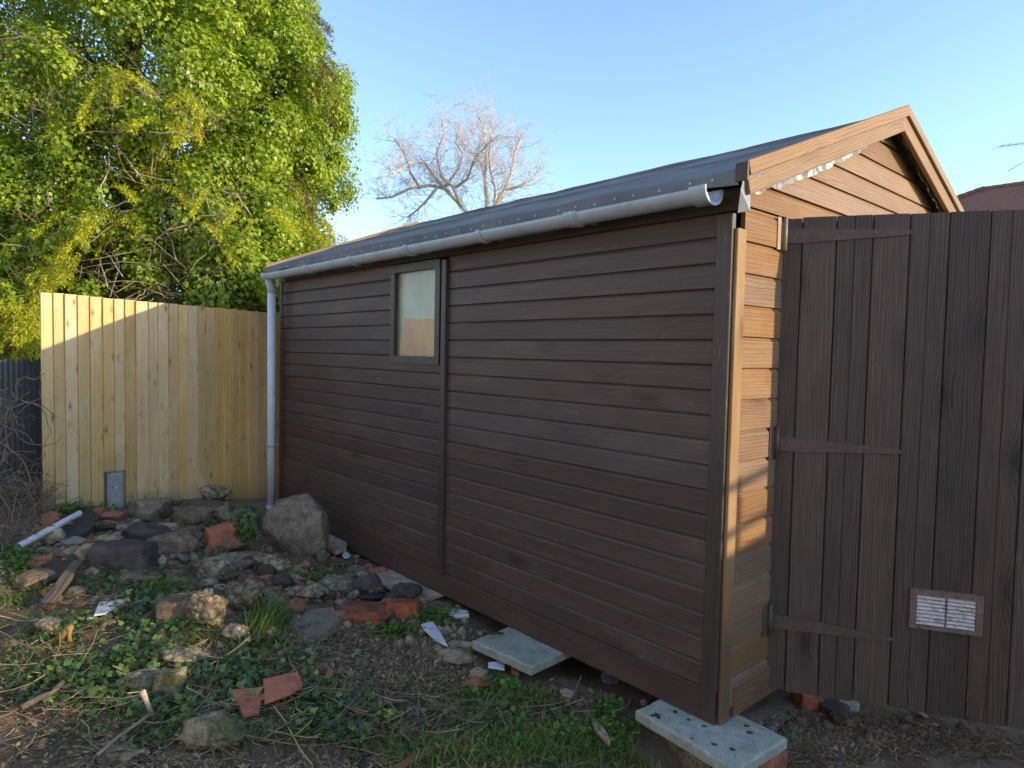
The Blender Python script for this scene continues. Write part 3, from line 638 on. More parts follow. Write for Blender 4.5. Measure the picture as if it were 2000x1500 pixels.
mb = MB(); c0 = Vector(((x0+x1)/2-.0, fy+.004, .32)); mb.add([c0+Vector((math.cos(a)*.008, 0, math.sin(a)*.008)) for a in np.linspace(0, 2*math.pi, 9)[:-1]]+[c0+Vector((0, -.006, 0))], [(i, (i+1) % 8, 8) for i in range(8)], True); mb.build('bolt_head', MAT['nail'], cp)
# corrugated fence on the left
c1 = at(100, 700, 5.35); c0 = at(-160, 700, 4.25)
d = Vector((c1.x-c0.x, c1.y-c0.y, 0)); ln = d.length; d.normalize(); c0 = c0-d*3.6; ln += 3.6; nrm = Vector((d.y, -d.x, 0))
if nrm.dot(Vector(CAM)-c0) < 0: nrm = -nrm
mb = MB(); pitch = .05; N = int(ln/pitch*4); P = []
for i in range(N+1):
    u = i*pitch/4; off = (0, .011, .013, .002)[i % 4]; P.append(Vector((c0.x, c0.y, 0))+d*u+nrm*off)
vs = [(p.x, p.y, .0) for p in P]+[(p.x, p.y, 1.29+.008*math.sin(i*.5)+(.012 if i % 4 in (1, 2) else 0)) for i, p in enumerate(P)]
vs += [(p.x-nrm.x*.004, p.y-nrm.y*.004, z) for p, z in [(P[i], .0) for i in range(N+1)]]+[(P[i].x-nrm.x*.004, P[i].y-nrm.y*.004, vs[N+1+i][2]) for i in range(N+1)]
K = N+1; fs = [(i, i+1, K+i+1, K+i) for i in range(N)]+[(2*K+i+1, 2*K+i, 3*K+i, 3*K+i+1) for i in range(N)]+[(K+i, K+i+1, 3*K+i+1, 3*K+i) for i in range(N)]
mb.add(vs, fs); tag(mb.build('corrugated_fence', MAT['corr']), 'dark ribbed metal sheet fence left of the yellow board fence', 'fence')
# neighbour's boundary fence with trellis, out of frame on the sunny side (casts the shade on the yard)
sd2 = Vector((SD.x, SD.y, 0)).normalized(); side = Vector((-sd2.y, sd2.x, 0)); base = Vector((.1, 0, 0))+sd2*4.6
nf = thing('boundary_fence', 'tall grey boundary fence with trellis top across the yard from the door', 'fence', base)
ZT = .66+math.tan(SUN_E)*4.6
AXN = (Vector((0, 0, 1)), -sd2, Vector((0, 0, 1)).cross(-sd2))
for i in range(44):
    u = -4.2+i*.15
    mb = MB(); mb.prism([(0, 0), (.018, 0), (.01, .158), (0, .158)], 0, ZT+.25+jit(.012)); link('fence_board', mb.mesh('fence_board', MW['grey_fence']), nf, frame(*AXN, base+side*u+Vector((0, 0, -.25))))
for i in range(30):
    u = -4.2+i*.22
    mb = MB(); mb.box((0, 0, 0), (.30, .02, .03)); link('trellis_lath', mb.mesh('trellis_lath', MW['grey_fence']), nf, frame(*AXN, base+side*u+Vector((0, 0, ZT))+sd2*.03))
for zz in (.09, .27):
    mb = MB(); mb.box((0, 0, 0), (.028, .02, 6.6)); link('trellis_lath', mb.mesh('trellis_lath', MW['grey_fence']), nf, frame(*AXN, base+(side*-4.2 if AXN[2].dot(side) > 0 else side*2.4)+Vector((0, 0, ZT+zz))+sd2*.055))
# ================================================================== SLABS, STONES, RUBBLE
GROUPS = {'stone': 'stones of the rubble heap', 'tile shard': 'white and pale shards on the yard', 'paving slab': 'slabs under the shed wall', 'brick': 'brick rubble', 'tile': 'clay tile pieces', 'wood block': 'wood blocks under the door', 'block': 'blocks propping the slabs'}
def slab_obj(name, poly, z1, th, mat, label, cat, ch=.006, group=None, nseg=0, tilt=None):
    """flat piece; poly = world xy list (any winding), top at z1"""
    c = sum((Vector((p[0], p[1], 0)) for p in poly), Vector())/len(poly)
    ar = sum(poly[i][0]*poly[(i+1) % len(poly)][1]-poly[(i+1) % len(poly)][0]*poly[i][1] for i in range(len(poly)))
    if ar < 0: poly = poly[::-1]
    k_ = len(poly)
    def ringat(ins, z):
        o = []
        for p in poly:
            v = Vector((p[0], p[1], 0))-c; o.append((v.x*(1-ins/max(v.length, .01)), v.y*(1-ins/max(v.length, .01)), z))
        return o
    vs = ringat(ch*.6, -th)+ringat(0, -th+ch*.6)+ringat(0, -ch)+ringat(ch, 0)
    fs = [tuple(range(k_))[::-1], tuple(range(3*k_, 4*k_))]
    for r in range(3): fs += [(r*k_+i, r*k_+(i+1) % k_, (r+1)*k_+(i+1) % k_, (r+1)*k_+i) for i in range(k_)]
    mb = MB(); mb.add(vs, fs); mw = Matrix.Translation((c.x, c.y, z1))
    if tilt: mw = mw@Matrix.Rotation(tilt[0], 4, 'X')@Matrix.Rotation(tilt[1], 4, 'Y')
    o = mb.build(name, mat, None, mw); return tag(o, label, cat, group or GROUPS.get(cat))
def jag(poly, n=3, amt=.05):
    out = []
    for i, p in enumerate(poly):
        q = poly[(i+1) % len(poly)]; ln = math.hypot(q[0]-p[0], q[1]-p[1]); out.append(p)
        for k in range(1, n):
            t_ = k/n; nxv = ((q[1]-p[1]), -(q[0]-p[0])); a = random.gauss(0, amt)
            out.append((p[0]+(q[0]-p[0])*t_+nxv[0]*a, p[1]+(q[1]-p[1])*t_+nxv[1]*a))
    return out
# concrete pavers under the shed
def quadz(pxs, z): return [tuple(zpt(*p, z))[:2] for p in pxs]
m, t, b = newmat('paver_paint_spots'); 
slab_obj('paving_slab', jag([(-.165, .262), (-.212, -.212), (.115, -.232), (.162, .240)], 9, .004), -.003, .046, MAT['slab'], 'pale paint spotted concrete slab under the near corner of the shed', 'paving slab', .008)
slab_obj('paving_slab', jag([(-.275, 1.19), (-.238, .80), (.10, .82), (.07, 1.21)], 9, .004), -.003, .046, MAT['slab'], 'pale greenish concrete slab part way along under the shed wall, bark scraps on it', 'paving slab', .008)
slab_obj('paving_slab', jag([(-.225, 2.46), (-.165, 1.80), (.2, 1.82), (.2, 2.47)], 9, .004), -.003, .022, MAT['slabpink'], 'thin pinkish slab under the shed wall below the centre batten', 'paving slab', .003)
MAT['spot'] = plain('spilt_dark_stain', (.085, .052, .042), .6, .3, .3, 30)
spots = [(1282,1397,13,8),(1319,1390,8,5),(1395,1453,8,4),(1430,1463,9,6),(1463,1430,10,7),(1458,1417,7,3),(1352,1442,4,2),(1512,1415,5,3),(1450,1394,5,3),(1345,1405,6,4),(1307,1402,3,2),(1375,1418,7,3),(1505,1434,3,2),(1490,1423,3,2),(1437,1477,3,2)]
mb = MB()
for (px, py, a, b_) in spots:
    c0 = zpt(px, py, -.001); rr = a/FPX*depth_of(c0); m2 = []
    for k in range(14):
        an = 2*math.pi*k/14; r_ = rr*(.35+.75*random.random())*.9; m2.append((c0.x+math.cos(an)*r_, c0.y+math.sin(an)*r_*1.0, -.0012))
    top = [(c0.x, c0.y, .0002)]
    mb.add(m2+top, [(k, (k+1) % 14, 14) for k in range(14)])
sp = mb.build('stain_spots', MAT['spot']); tag(sp, kind='stuff')
# stone maker
def stone_mesh(kind, sx, sy, sz, seed, sub=3):
    bm = bmesh.new(); bmesh.ops.create_icosphere(bm, subdivisions=sub, radius=1.0); rs = random.Random(seed)
    planes = []
    for _ in range({'rock': 13, 'angular': 9, 'flint': 18, 'boulder': 16, 'block': 0}.get(kind, 12)):
        a = Vector((rs.gauss(0, 1), rs.gauss(0, 1), rs.gauss(0, 1))).normalized(); planes.append((a, rs.uniform(.66, .92) if kind != 'angular' else rs.uniform(.5, .85)))
    if kind == 'block':
        for ax in range(3):
            for s_ in (-1, 1):
                a = Vector((0, 0, 0)); a[ax] = s_; a += Vector((rs.gauss(0, .08), rs.gauss(0, .08), rs.gauss(0, .08))); planes.append((a.normalized(), .62))
        planes.append((Vector((rs.choice((-1, 1)), rs.choice((-1, 1)), .6)).normalized(), .78))
    off = Vector((seed*3.7, seed*1.3, 0)); na = {'rock': .15, 'angular': .10, 'flint': .17, 'boulder': .085, 'block': .09}.get(kind, .12)
    for v in bm.verts:
        dd = v.co.normalized(); r_ = 1.0
        for a, hgt in planes:
            q = dd.dot(a)
            if q > 1e-3: r_ = min(r_, hgt/q)
        r_ *= 1+na*noise.noise(dd*1.8+off)+na*.7*noise.noise(dd*4.2+off)+na*.5*noise.noise(dd*9+off)+na*.25*noise.noise(dd*19+off)
        if kind == 'flint':
            dist, _p = noise.voronoi(dd*3.2+off); r_ *= 1.05-.22*dist[0]
        v.co = Vector((dd.x*r_*sx, dd.y*r_*sy, dd.z*r_*sz))
    for v in bm.verts: pass
    # normalise to the asked extents
    for ax, tgt in enumerate((sx, sy, sz)):
        lo = min(v.co[ax] for v in bm.verts); hi = max(v.co[ax] for v in bm.verts); s_ = 2*tgt/(hi-lo); mid = (lo+hi)/2
        for v in bm.verts: v.co[ax] = (v.co[ax]-mid)*s_
    me = bpy.data.meshes.new('stone'); bm.to_mesh(me); bm.free()
    me.polygons.foreach_set('use_smooth', np.ones(len(me.polygons), bool)); return me
_seed = [100]
def rock(px, py, w, h, kind, mat, label, cat='stone', name='stone', dy=.8, rot=0, tilt=0, sink=.16, sub=4, group=None):
    """px,py,w,h: picture box; the stone sits on the ground at the foot of that box"""
    _seed[0] += 1; random.seed(_seed[0]*7+5)
    G = gpt(px, py+h*.5-h*.12); dep = depth_of(G); sx = w/FPX*dep/2; el = math.atan2(CAM[2]-G.z, dep)
    vis = h/FPX*dep      # apparent height
    sy = sx*dy
    sz = max((vis-2*sy*math.sin(el)*.55)/(2*math.cos(el)), vis*.28)*1.0
    me = stone_mesh(kind, sx*1.04, sy, sz*1.12, _seed[0], sub); me.materials.append(MAT[mat])
    c = G+FWD*(sy*.72); c.z = gz(c.x, c.y)+sz*(1-2*sink)*1.0
    yaw = math.atan2(RIGHT.y, RIGHT.x)
    mw = Matrix.Translation(c)@Matrix.Rotation(yaw, 4, 'Z')@Matrix.Rotation(tilt, 4, 'Y')@Matrix.Rotation(rot, 4, 'Z')
    o = link(name, me, None, mw); return tag(o, label, cat, group or GROUPS.get(cat))
def flat(pxs, up, th, mat, label, cat, name, tilt=None, jn=0, ja=.05, ch=.004):
    """flat fragment whose outline, in the picture, is pxs; lies at ground height + up"""
    c = (sum(p[0] for p in pxs)/len(pxs), sum(p[1] for p in pxs)/len(pxs)); z = gpt(*c).z+up
    poly = [tuple(zpt(*p, z))[:2] for p in pxs]
    if jn: poly = jag(poly, jn, ja)
    return slab_obj(name, poly, z, th, MAT[mat] if isinstance(mat, str) else mat, label, cat, ch, tilt=tilt)
rock(568, 1036, 132, 128, 'boulder', 'grey', 'large grey concrete boulder leaning beside the shed wall', 'boulder', 'boulder', .62, 0, .05, .10, 4)
rock(410, 962, 66, 36, 'flint', 'flint', 'jagged pale lump against the foot of the yellow fence', sink=.1)
rock(278, 998, 88, 54, 'angular', 'grey', 'wedge shaped grey rock on the bank below the middle of the yellow fence')
rock(366, 1010, 86, 48, 'rock', 'brown', 'long brown rock right of the grey wedge below the fence', dy=.6)
rock(432, 1008, 66, 42, 'rock', 'mossy', 'green mossed clod between the long brown rock and the boulder', 'stone')
rock(430, 1052, 80, 58, 'block', 'brick', 'broken block of red brick with mortar on top, left of the ivy clump', 'brick', 'brick_chunk', .7, .35, -.25)
rock(266, 1040, 100, 54, 'angular', 'darkrock', 'dark charcoal pointed rock in the middle of the rubble heap', dy=.8)
rock(98, 1047, 46, 34, 'rock', 'beige', 'beige stone resting against the white pipe')
rock(132, 1060, 50, 28, 'rock', 'pinkwhite', 'pinkish white stone right below the beige one by the pipe')
rock(184, 1030, 66, 26, 'rock', 'bark', 'mossy brown lump lying on the end of the dark slate', dy=.5)
rock(222, 1090, 124, 76, 'block', 'darkrock', 'biggest blackish brown block in the heap beside the weathered plank', 'stone', 'stone', .6, .2, 0)
rock(328, 1062, 108, 50, 'rock', 'brown', 'brown rock with reddish patches right of the charcoal rock', dy=.6)
rock(295, 1099, 50, 36, 'rock', 'beige', 'small rounded stone touching the big blackish block')
rock(322, 1034, 42, 26, 'rock', 'beige', 'small tan stone wedged behind the charcoal rock')
rock(362, 1040, 56, 26, 'rock', 'brown', 'dark brown pebble sized rock behind the red patched rock')
rock(50, 1140, 84, 42, 'rock', 'brown', 'flat brown rock at the left edge under the bright green leaf', dy=.8)
rock(414, 1120, 88, 56, 'flint', 'flint', 'lumpy brown and cream flint cluster above the white tile chip')
rock(455, 1096, 116, 42, 'rock', 'grey', 'long tapering grey stone in front of the ivy clump', dy=.4, tilt=-.12)
rock(530, 1106, 88, 40, 'rock', 'flint', 'knobbly long stone below the boulder', dy=.45, tilt=.2)
rock(628, 1090, 28, 30, 'rock', 'grey', 'small grey cube of mortar right of the boulder')
rock(250, 1132, 116, 34, 'rock', 'brown', 'low brown rock half buried below the rounded stone', dy=.7)
rock(240, 1156, 92, 20, 'rock', 'darkrock', 'thin dark stone half buried above the triangular white shard', dy=.5)
rock(332, 1196, 66, 64, 'block', 'brown', 'brown block with grey top half buried beside the sunlit flint', 'stone', 'stone', .9, .4)
rock(394, 1200, 80, 78, 'flint', 'pale', 'sunlit cream flint, larger and left one of the bright pair', 'stone', sub=4, sink=.02)
rock(470, 1172, 72, 66, 'flint', 'pale', 'sunlit golden flint, upper right one of the bright pair', 'stone', sub=4, sink=.0)
rock(526, 1170, 46, 50, 'rock', 'mossy', 'dull mossy stone right of the sunlit golden flint')
rock(78, 1233, 56, 44, 'angular', 'pale', 'pale sunlit stone alone near the left edge of the yard', 'stone', sink=.05)
rock(586, 1160, 98, 44, 'flint', 'flint', 'long flint studded stone in front of the knobbly one', dy=.55)
rock(655, 1144, 78, 48, 'flint', 'grey', 'speckled grey conglomerate left of the two dark rocks by the thin slab')
rock(716, 1144, 66, 50, 'rock', 'darkrock', 'left one of two dark rocks in front of the thin pinkish slab')
rock(786, 1160, 74, 46, 'rock', 'darkrock', 'right one of two dark rocks touching the thin pinkish slab')
rock(720, 1168, 60, 18, 'rock', 'blacksheet', 'crumpled black plastic lump under the left dark rock', 'plastic', 'plastic_lump', dy=.4)
rock(785, 1196, 72, 40, 'block', 'redbroken', 'crumbling red brick lump at the right end of the red slabs', 'brick', 'brick_chunk', .6, .1)
rock(700, 1204, 130, 36, 'block', 'redbroken', 'long broken red brick slab with dirty grey top', 'brick', 'brick_chunk', .75, -.1)
rock(888, 1288, 82, 36, 'rock', 'mossy', 'pale mossy stone left of the pavers and white scraps', dy=.6)
rock(897, 1266, 52, 26, 'rock', 'grey', 'grey stone just behind the pale mossy stone', dy=.5)
rock(345, 1288, 112, 44, 'flint', 'flint', 'low flint lump half hidden in ivy left of the red tiles', dy=.6)
rock(325, 1345, 56, 62, 'block', 'mossy', 'mossy squared block standing in the ivy', 'stone', 'stone', .7, .2)
rock(258, 1340, 90, 50, 'rock', 'mossy', 'rounded mossy stone left of the squared block in the ivy')
rock(408, 1435, 128, 84, 'flint', 'mossy', 'big mossy flint mound at the bottom of the yard', 'stone', sub=4)
rock(225, 1482, 96, 48, 'flint', 'flint', 'whitish flint at the bottom edge of the yard')
rock(455, 1240, 60, 36, 'flint', 'flint', 'flint under the grass tuft below the bright pair')
rock(520, 1240, 46, 30, 'rock', 'mossy', 'small mossy pebble beside the grass tuft')
rock(600, 1275, 60, 28, 'flint', 'pale', 'yellowish flint under dry stems below the grey flagstone')
rock(225, 1268, 62, 20, 'rock', 'brown', 'brown flat stone sunk in leaves above the mossy block', dy=.7)
rock(1258, 1372, 16, 14, 'rock', 'pinkwhite', 'white pebble next to the corner slab')
rock(448, 1292, 20, 12, 'rock', 'pinkwhite', 'white pebble by the low flint lump')
rock(185, 1002, 28, 20, 'rock', 'terra', 'small orange red lump at the top end of the white pipe', 'brick', 'brick_chunk')
rock(212, 1008, 46, 22, 'rock', 'brick', 'dark red brick bit right of the orange lump', 'brick', 'brick_chunk')
rock(90, 1016, 40, 34, 'rock', 'brick', 'dull red lump behind the white pipe', 'brick', 'brick_chunk')
rock(1660, 1382, 52, 34, 'angular', 'post_conc', 'pale grey stone under the bottom of the door', 'stone', dy=.5)
rock(1585, 1368, 48, 40, 'block', 'brick', 'old brick standing under the doorway', 'brick', 'brick', 1.2, .0, sink=.05)
rock(1640, 1392, 50, 30, 'block', 'darkrock', 'dark rotten wood block beside the brick under the door', 'wood block', 'wood_block', .9, .3)
rock(1640, 1408, 40, 26, 'block', 'bark', 'loose dark offcut in front of the door', 'wood block', 'wood_block', .6, .5)
rock(1355, 1475, 60, 60, 'block', 'grey', 'grey block propping the left of the corner slab', 'block', 'support_block', 2.2, .2)
rs_ = random.Random(77); done = []
kinds = (('rock', 'brown'), ('rock', 'grey'), ('flint', 'flint'), ('angular', 'grey'), ('rock', 'mossy'), ('angular', 'beige'), ('block', 'brick'), ('angular', 'darkrock'), ('flint', 'pale'), ('rock', 'bark'))
RUB = {('rock', 'brown'): 'rounded brown stone', ('rock', 'grey'): 'rounded grey concrete lump', ('flint', 'flint'): 'knobbly flint', ('angular', 'grey'): 'sharp grey concrete chip',
 ('rock', 'mossy'): 'moss stained stone', ('angular', 'beige'): 'sharp beige stone', ('block', 'brick'): 'red brick bit', ('angular', 'darkrock'): 'sharp charcoal stone', ('flint', 'pale'): 'pale cream flint', ('rock', 'bark'): 'bark brown clod'}
MARKS = [(568, 1036, 'big concrete boulder'), (410, 962, 'pale lump at the fence foot'), (278, 998, 'wedge shaped grey rock'), (366, 1010, 'long brown rock'), (430, 1052, 'brick block with mortar'), (266, 1040, 'charcoal pointed rock'), (95, 1035, 'white pipe'), (222, 1090, 'biggest blackish block'), (120, 1140, 'weathered plank'), (328, 1062, 'red patched brown rock'), (295, 1099, 'rounded stone'), (50, 1140, 'flat brown rock at the edge'), (414, 1120, 'brown and cream flint cluster'),
 (455, 1096, 'long tapering grey stone'), (482, 1022, 'ivy clump'), (530, 1106, 'knobbly long stone'), (250, 1132, 'low half buried brown rock'), (215, 1185, 'triangular white shard'), (332, 1196, 'grey topped brown block'), (394, 1200, 'sunlit cream flint'), (470, 1172, 'sunlit golden flint'), (520, 1215, 'bright grass tuft'), (586, 1160, 'flint studded stone'), (655, 1144, 'speckled conglomerate'), (716, 1144, 'left dark rock'), (786, 1160, 'right dark rock'), (605, 1222, 'grey flagstone'), (700, 1204, 'long red brick slab'), (655, 1062, 'pinkish slab piece'), (150, 1022, 'dark flat slate')]
used_labels = set()
def rubble_label(px, py, what):
    near_ = sorted(MARKS, key=lambda m_: math.hypot(px-m_[0], 1.5*(py-m_[1])))
    for m_ in near_[:4]:
        dx, dy = px-m_[0], 1.5*(py-m_[1]); where = ('right of' if dx > 0 else 'left of') if abs(dx) > abs(dy) else ('in front of' if dy > 0 else 'behind')
        lab = 'small %s %s the %s' % (what, where, m_[2])
        if lab not in used_labels: break
    used_labels.add(lab); return lab
while len(done) < 120:
    px = rs_.uniform(60, 760); py = rs_.uniform(992, 1215); w = rs_.uniform(16, 44)*(.75+.5*(py-990)/220)
    if px > 500 and py < 1110: continue
    if px > 340 and py > 1150 and px < 520: continue
    if py < 1000+max(0, (200-px))*.25 or any(abs(px-a)+1.6*abs(py-b_) < (w+c_)*.42 for a, b_, c_ in done): continue
    kd_, mt = rs_.choice(kinds); done.append((px, py, w))
    rock(px, py, w, w*rs_.uniform(.45, .7), kd_, mt if mt != 'pale' or rs_.random() < .3 else 'beige', rubble_label(px, py, RUB[(kd_, mt)]), 'stone', 'rubble_stone', rs_.uniform(.6, 1), rs_.uniform(0, 3), rs_.uniform(-.3, .3), rs_.uniform(.1, .22), 3, 'small rubble of the heap')
# brick supports below the pavers
for (x, y, lab, mt) in ((-.02, .02, 'grey block supporting the middle of the corner slab', 'grey'), (.06, -.17, 'worn red brick supporting the right side of the corner slab', 'brick'), (.02, 1.0, 'dark block supporting the middle slab', 'darkrock')):
    _seed[0] += 1; me = stone_mesh('block', .105, .06, .075, _seed[0]); me.materials.append(MAT[mt]); o = link('support_block', me, None, Matrix.Translation((x, y, -.122))); tag(o, lab, 'block')
for i, (x, y, z, lab) in enumerate(((.02, 1.93, -.05, 'red brick under the near end of the thin pinkish slab'), (-.005, 1.80, -.075, 'broken red brick lying just past the thin slab'), (.05, 1.70, -.09, 'red brick set back under the shed beside the thin slab'))):
    _seed[0] += 1; me = stone_mesh('block', .09, .05, .035, _seed[0]); me.materials.append(MAT['redbroken']); o = link('brick', me, None, Matrix.Translation((x, y, z))@Matrix.Rotation(.6*i, 4, 'Z')); tag(o, lab, 'brick')
# flat pieces
flat([(107,1028),(135,1010),(172,1004),(197,1012),(180,1030),(145,1046),(110,1040)], .03, .03, 'darkrock', 'dark flat slate beside the white pipe', 'slate', 'slate_piece', (.05, -.1), 2, .03)
flat([(68,1118),(92,1098),(150,1080),(148,1100),(115,1128),(85,1138)], .03, .02, 'blacksheet', 'black slab of sheet left of the weathered plank', 'sheet', 'black_sheet', None, 2, .03)
flat([(48,1094),(70,1086),(104,1079),(100,1092),(75,1104),(52,1101)], .035, .014, 'terra', 'curved orange clay tile piece at the left of the heap', 'tile', 'roof_tile_piece', None, 2, .02)
flat([(183,1201),(193,1176),(248,1168),(240,1178),(205,1198)], .03, .008, 'white', 'triangular white tile shard in the moss', 'tile shard', 'tile_shard')
flat([(387,1168),(400,1149),(416,1149),(418,1164)], .05, .008, 'white', 'white tile chip behind the sunlit cream flint', 'tile shard', 'tile_shard')
flat([(822,1222),(845,1216),(862,1234),(875,1255),(850,1246),(828,1230)], .035, .009, 'white', 'large curved white pottery shard on the bare soil', 'tile shard', 'tile_shard', (.1, 0))
flat([(953,1296),(987,1288),(986,1304),(954,1304)], .04, .009, 'white', 'bright white tile bit in front of the middle slab', 'tile shard', 'tile_shard', (.15, .1))
flat([(668,1083),(674,1075),(686,1084),(682,1088),(672,1089)], .05, .008, 'white', 'small white scrap right of the boulder', 'tile shard', 'tile_shard')
flat([(690,1084),(702,1083),(697,1098),(693,1096)], .03, .01, 'beige', 'pale pointed shard next to the white scrap', 'tile shard', 'tile_shard')
flat([(876,1196),(884,1188),(914,1192),(916,1200),(880,1203)], .03, .02, 'whiteplastic', 'white plaster scrap in the dark under the wall', 'plaster', 'plaster_scrap', None, 2, .06)
flat([(574,1209),(583,1201),(590,1206),(578,1213)], .03, .008, 'white', 'white chip at the tip of the grass tuft', 'tile shard', 'tile_shard')
flat([(1003,1288),(1014,1284),(1015,1311),(1000,1308)], .05, .02, 'brick', 'mortared brick splinter beside the bright white bit', 'brick', 'brick_chunk', (.3, .1), 2, .05)
flat([(1022,1292),(1028,1284),(1026,1296),(1020,1299)], .05, .012, 'beige', 'cream splinter beside the brick splinter', 'tile shard', 'tile_shard')
flat([(917,1309),(932,1301),(953,1310),(945,1319),(922,1317)], .035, .03, 'beige', 'grey flat fragment above the orange tile sliver', 'stone', 'stone_fragment', None, 2, .05)
flat([(900,1332),(925,1323),(957,1322),(960,1334),(930,1338)], .035, .014, 'terra', 'orange clay tile sliver on the bare soil', 'tile', 'roof_tile_piece', None, 2, .03)
flat([(545,1238),(600,1193),(640,1188),(666,1209),(640,1228),(590,1242)], .065, .05, 'darkflag', 'grey flagstone with a mossy end lying before the red slabs', 'flagstone', 'flagstone', (.04, 0), 2, .025)
flat([(447,1350),(516,1342),(506,1388),(475,1394)], .05, .014, 'terra', 'left one of two red clay tile halves lying together', 'tile', 'roof_tile_piece', (.06, 0), 2, .015)
flat([(514,1328),(582,1310),(592,1333),(570,1350),(517,1371)], .06, .014, 'terra', 'right one of two red clay tile halves lying together', 'tile', 'roof_tile_piece', (.04, .05), 2, .015)
flat([(636,1318),(644,1295),(651,1310),(648,1319)], .02, .01, 'terra', 'thin red sliver on the dark soil above the tile halves', 'tile', 'roof_tile_piece')
flat([(660,1258),(668,1250),(670,1259),(663,1263)], .02, .01, 'terra', 'tiny red tile crumb below the flagstone', 'tile', 'roof_tile_piece')
flat([(632,1044),(650,1040),(677,1058),(676,1070),(655,1076),(634,1066)], .06, .03, 'slabpink', 'pinkish slab piece between the boulder and the shed', 'slab', 'slab_piece', None, 2, .03)
flat([(1173,1322),(1185,1315),(1210,1322),(1209,1336),(1180,1333)], .02, .004, 'bluescrap', 'bluish plastic scrap under the shed wall', 'plastic', 'plastic_scrap', (.2, .1), 2, .08)
flat([(1093,1347),(1105,1342),(1122,1352),(1118,1360),(1098,1355)], .04, .012, 'beige', 'pale round offcut beside the timber batten', 'wood', 'wood_offcut')
flat([(1155,1402),(1172,1412),(1192,1445),(1190,1452),(1162,1425)], .03, .015, 'beige', 'pale splintered wood scrap in front of the corner slab', 'wood', 'wood_scrap', None, 2, .05)
flat([(1787,1388),(1800,1390),(1814,1398),(1806,1399)], .02, .008, 'pinkwhite', 'thin white chip in front of the door', 'tile shard', 'tile_shard')
# long pieces
def stick(pts, rad, mat, name, label, cat, up=.02, sides=8, sq=False):
    P = []
    for i, p in enumerate(pts):
        g_ = gpt(*p[:2]); P.append(Vector((g_.x, g_.y, g_.z+up+(p[2] if len(p) > 2 else 0))))
    # back to the picture point at that height
    P = [zpt(pts[i][0], pts[i][1], P[i].z) for i in range(len(P))]
    if len(P) == 2: P = [P[0].lerp(P[1], k/5)+Vector((0, 0, .004*math.sin(k*2.2))) for k in range(6)]
    n_ = len(P); rr = [rad*(1-.3*i/n_)*(1+.15*random.uniform(-1, 1)) for i in range(n_)]
    mb = MB()
    if sq:
        d_ = (P[-1]-P[0]); ln_ = d_.length; d_.normalize(); s_ = Vector((0, 0, 1)).cross(d_).normalized(); u_ = d_.cross(s_)
        mb.prism([(-rad, -rad*.45), (rad, -rad*.45), (rad*.95, rad*.45), (-rad, rad*.5)], 0, ln_); return tag(link(name, mb.mesh(name, mat), None, frame(d_, s_, u_, P[0])), label, cat)
    mb.tube(P, rr, sides); return tag(mb.build(name, mat), label, cat)
P0, P1 = gpt(35, 1068), gpt(155, 1003); P0.z += .05; P1.z += .07; P0 = zpt(35, 1068, P0.z); P1 = zpt(155, 1003, P1.z)
mb = MB(); mb.tube([P0, P0.lerp(P1, .5), P1], .021, 14, False); mb.tube([P0, P0.lerp(P1, .5), P1], .018, 14, False)
tag(mb.build('plastic_pipe', MAT['whiteplastic']), 'white plastic pipe lying across the left end of the heap', 'pipe')
stick([(90,1182),(152,1097,.06)], .026, MW['weathered'], 'plank', 'weathered grey plank leaning down from the heap', 'plank', .03, sq=True)
rock(165, 1082, 66, 42, 'rock', 'yellowmoss', 'yellow grey mossy stone on the upper end of the weathered plank', dy=.5, tilt=-.35)
rock(205, 1056, 46, 26, 'rock', 'yellowmoss', 'small yellow mossed stone between the charcoal rock and the blackish block', dy=.5, tilt=-.2)
stick([(1090,1330),(1222,1388)], .028, MW['old'], 'timber_batten', 'brown timber batten lying under the shed wall', 'timber', .02, sq=True)
stick([(770,1502),(858,1455)], .013, MW['orange'], 'split_stick', 'orange split stick at the bottom of the yard', 'stick', .03, sq=True)
stick([(895,1447),(935,1420),(970,1404)], .013, MAT['bark'], 'dark_stick', 'dark fallen stick in the grass right of the orange one', 'stick', .03)
stick([(1046,1380),(1062,1395),(1078,1410)], .010, MAT['bark'], 'dark_stick', 'short dark stick left of the timber batten', 'stick', .02)
stick([(42,1382),(80,1362),(104,1352),(122,1332)], .012, MAT['deadtwig'], 'bare_stick', 'brown stick on the leaves near the left edge', 'stick', .04)
stick([(278,1350,.1),(288,1375,.05),(300,1405)], .010, MAT['palebark'], 'bare_stick', 'pale stick standing in front of the mossy squared block', 'stick', .02)
stick([(112,1254),(124,1236,.05),(137,1223,.09)], .016, MW['sunny'], 'broken_stake', 'sunlit broken stake by the pale lone stone', 'stake', .02)
stick([(137,1224,.09),(134,1240,.03),(137,1256)], .012, MW['sunny'], 'broken_stake', 'shorter sunlit fork of wood beside the broken stake', 'stake', .02)
stick([(190,1475),(230,1440),(270,1412),(292,1395)], .007, MAT['deadtwig'], 'bare_stick', 'long thin grey stem over the ivy at the bottom', 'stick', .06)
stick([(640,1100),(700,1092)], .03, MW['old'], 'wood_chunk', 'rotten wood chunk right of the grey mortar cube', 'wood', .02, sq=True)
stick([(616,1415),(660,1410),(706,1400)], .010, MAT['palebark'], 'bare_stick', 'pale forked twig lying left of the black cable', 'stick', .02)
stick([(950,1236),(983,1237)], .008, MAT['bark'], 'bark_scrap', 'dark bark scrap on the middle slab', 'bark', .12)
stick([(990,1248),(1022,1250)], .008, MW['orange'], 'bark_scrap', 'orange bark scrap on the middle slab', 'bark', .12)
stick([(712,1505),(706,1470),(700,1440),(706,1425),(725,1415),(745,1412)], .008, MAT['cable'], 'cable', 'black cable curling out of the soil at the bottom', 'cable', .02)
